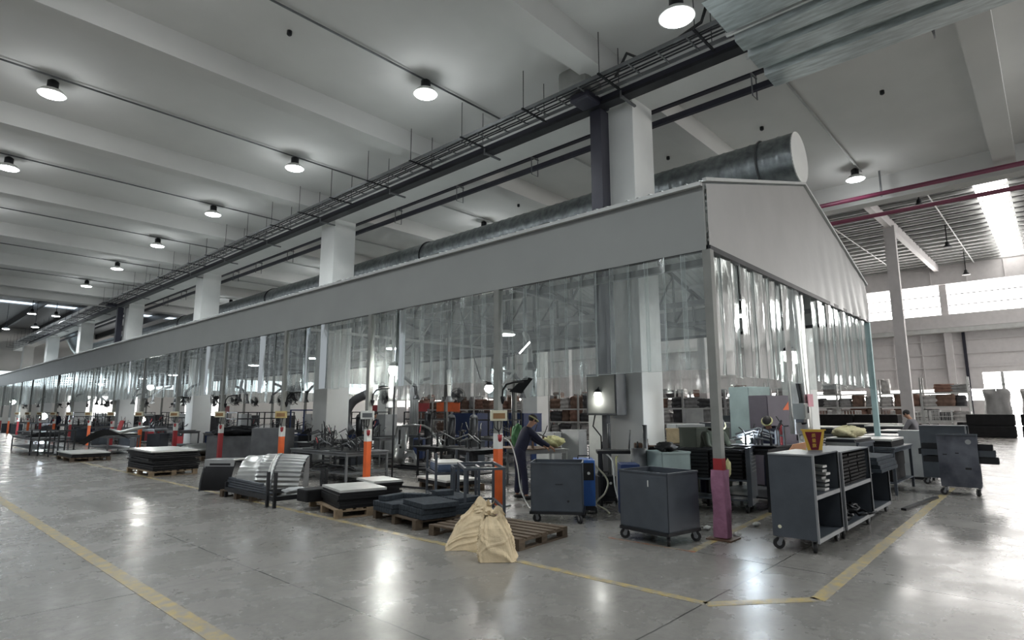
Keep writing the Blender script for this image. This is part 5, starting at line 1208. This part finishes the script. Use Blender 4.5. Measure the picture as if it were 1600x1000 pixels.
def boxy(m_, w_, d_, h_, seed):
    """pile of folded parts wrapped in film: a lumpy block"""
    rn = random.Random(seed); p_ = [rn.uniform(0, 6.28) for _ in range(4)]
    def f(u, v):
        a = 2 * PI * u; c, s_ = math.cos(a), math.sin(a); t = max(abs(c), abs(s_)) ** .85; vv = min(1, max(0, (v - .08) / .8)); k = 1 if .08 < v < .9 else (.02 if v <= .01 or v >= .99 else .94)
        q = 1 + .05 * math.sin(14 * vv + p_[0]) + .04 * math.sin(4 * a + p_[1]) + .03 * math.sin(9 * a + 5 * vv + p_[2])
        return (c / t * w_ / 2 * k * q, s_ / t * d_ / 2 * k * q, h_ * vv * (1 + .06 * math.sin(3 * a + p_[3])))
    return MB().grid(f, 28, 14)
for i, m_ in enumerate(MR):
    for v, nm in enumerate(('wrapped_load', 'strapped_stack', 'part_crate')):
        o = boxy(m_, .95, (.85, 1.15, .7)[v], (.85, .72, .95)[v], 60 + i * 3 + v).build(nm, m_); w3 = ('bundle', 'strapped stack', 'crate')[v]
        loads.append(tag(o, '%s %s stored on the pale racks of the far hall' % (CN[i], w3), 'bundle', '%s %ss on the far racks' % (CN[i], w3)))
first = set()
def place_load(x, y, z, hmax=.85):
    o = R5.choice(loads)
    if o.name in first: o = o.copy(); C.objects.link(o)
    else: first.add(o.name)
    o.location = (x + R5.uniform(-.06, .06), y, z + .0); o.scale = (R5.uniform(.85, 1.05), R5.uniform(.8, 1.05), R5.uniform(.75, 1.15)); o.rotation_euler = (0, 0, R5.uniform(-.06, .06)); return o
for row, (X, ya, yb, lv) in enumerate(((52.5, 4.6, 66, (1.0, 2.0, 3.0)), (36, 12.4, 44, (.95, 1.9)))):
    y = ya; L_ = 2.8
    while y < yb:
        rack_bay(X, y, L_ - .05, lv, ('pale storage rack loaded with bundles in the far hall' if row == 0 else 'pale storage rack loaded with bundles, nearer row behind the booths'), ('far row storage racks' if row == 0 else 'nearer row storage racks'))
        for z in (0,) + lv:
            for j in range(2 if y > 40 else 3):
                if R5.random() < (.9 if z < 2.9 else .5): place_load(X + .55, y + .5 + (.88 if y <= 40 else 1.35) * j, z)
        y += L_
# wire cages between the racks and the aisle
cg = thing('wire_cage', 'pale wire cage trolley standing in front of the far racks', 'cage', (50, 6, 0), 0, 'wire cages before the far racks'); b = MB()
for i in range(7):
    for (ax, ay) in ((-.5 + i / 6, -.6), (-.5 + i / 6, .6)): b.box((ax - .012, ay - .012, .1), (ax + .012, ay + .012, 1.7))
    for (ax, ay) in ((-.5, -.6 + .2 * i), (.5, -.6 + .2 * i)): b.box((ax - .012, ay - .012, .1), (ax + .012, ay + .012, 1.7))
for z in (.1, .5, .9, 1.3, 1.7):
    b.bar((-.5, -.6, z), (.5, -.6, z), .03).bar((-.5, .6, z), (.5, .6, z), .03).bar((-.5, -.6, z), (-.5, .6, z), .03).bar((.5, -.6, z), (.5, .6, z), .03)
b.build('mesh_side', M_WHST, cg); b = MB()
for i in (-.45, .45):
    for j in (-.5, .5): MB().cyl((i - .02, j, .05), (i + .02, j, .05), .05, seg=8).build('wheel', M_BLACK, cg)
for i in range(14): copy_tree(cg, (49.5 + R5.uniform(-1.5, 1), 7.4 + 1.9 * i, 0), R5.uniform(-.3, .3))
# dark crates on the floor in front of the racks
cr0 = thing('dark_crate', 'stacked dark crate on the floor of the far hall', 'crate', (49, 3.3, 0), 0, 'dark crates in the far hall')
MB().box((-.7, -1.2, .02), (.7, 1.2, .72), bev=.06).build('body', M_PANEL, cr0); MB().box((-.66, -1.16, .0), (.66, 1.16, .03)).build('lid', M_DK, cr0)
for (x, y, n_) in ((49, 3.3, 2), (49, .6, 2), (49, -2.1, 2), (46.5, 6.3, 1), (44, 8.6, 2), (44, 11.1, 2)):
    for k in range(n_):
        if (x, y, k) == (49, 3.3, 0): continue
        copy_tree(cr0, (x, y, .74 * k))
for i, (x, y) in enumerate(((55, 3.2), (56, 1.2), (57, -.5))):
    o = loads[12 if i % 2 else 6].copy(); C.objects.link(o); o.location = (x, y, 0); o.scale = (1.5, 1.7, 3.6 if i < 2 else 4.4); o['label'] = 'tall bundle standing before the bright doorway of the far hall'; o['group'] = 'tall bundles by the bright doorway'
for z in (1.9, 2.9, 3.7): trim(MB().box((60.2, -2.5, z), (60.28, 4.2, z + .07)), M_GREYB)
trim(MB().box((60.2, 2.9, 0), (60.28, 3.1, 4.7)), M_GREYB)
# tables and stock behind the canopy, right
for i, (x, y) in enumerate(((23.5, 6.8), (27, 9), (30, 6), (26.5, 4.6))):
    table('grey stock table in the open floor behind the canopy', x - .7, y - 1.1, x + .7, y + 1.1, .9, M_GREYST, 'grey stock tables behind the canopy')
    stack('stock_panel', 'dark stock panel on the tables behind the canopy', 'panel', x, y, .902, 1.2, 1.9, .05, 5, M_DK, 'stock panels behind the canopy', topm=M_SHEET)
tb_ = bin_('tall dark navy crate on the floor behind the beige cloth', 24.0, 9.6, 1.5, 1.2, 1.5, M_CART, .1)
for i, (x, y, h_) in enumerate(((20.5, 9.0, 1.3), (19.6, 12.6, 1.7), (23, 13.5, 1.5), (27, 13, 1.8))): cabinet('grey stock cabinet standing behind the back curtain', x, y, 1.0, .8, h_, M_GREYB if i % 2 else M_CART, rz=.2 * i, group='grey stock cabinets behind the back curtain')
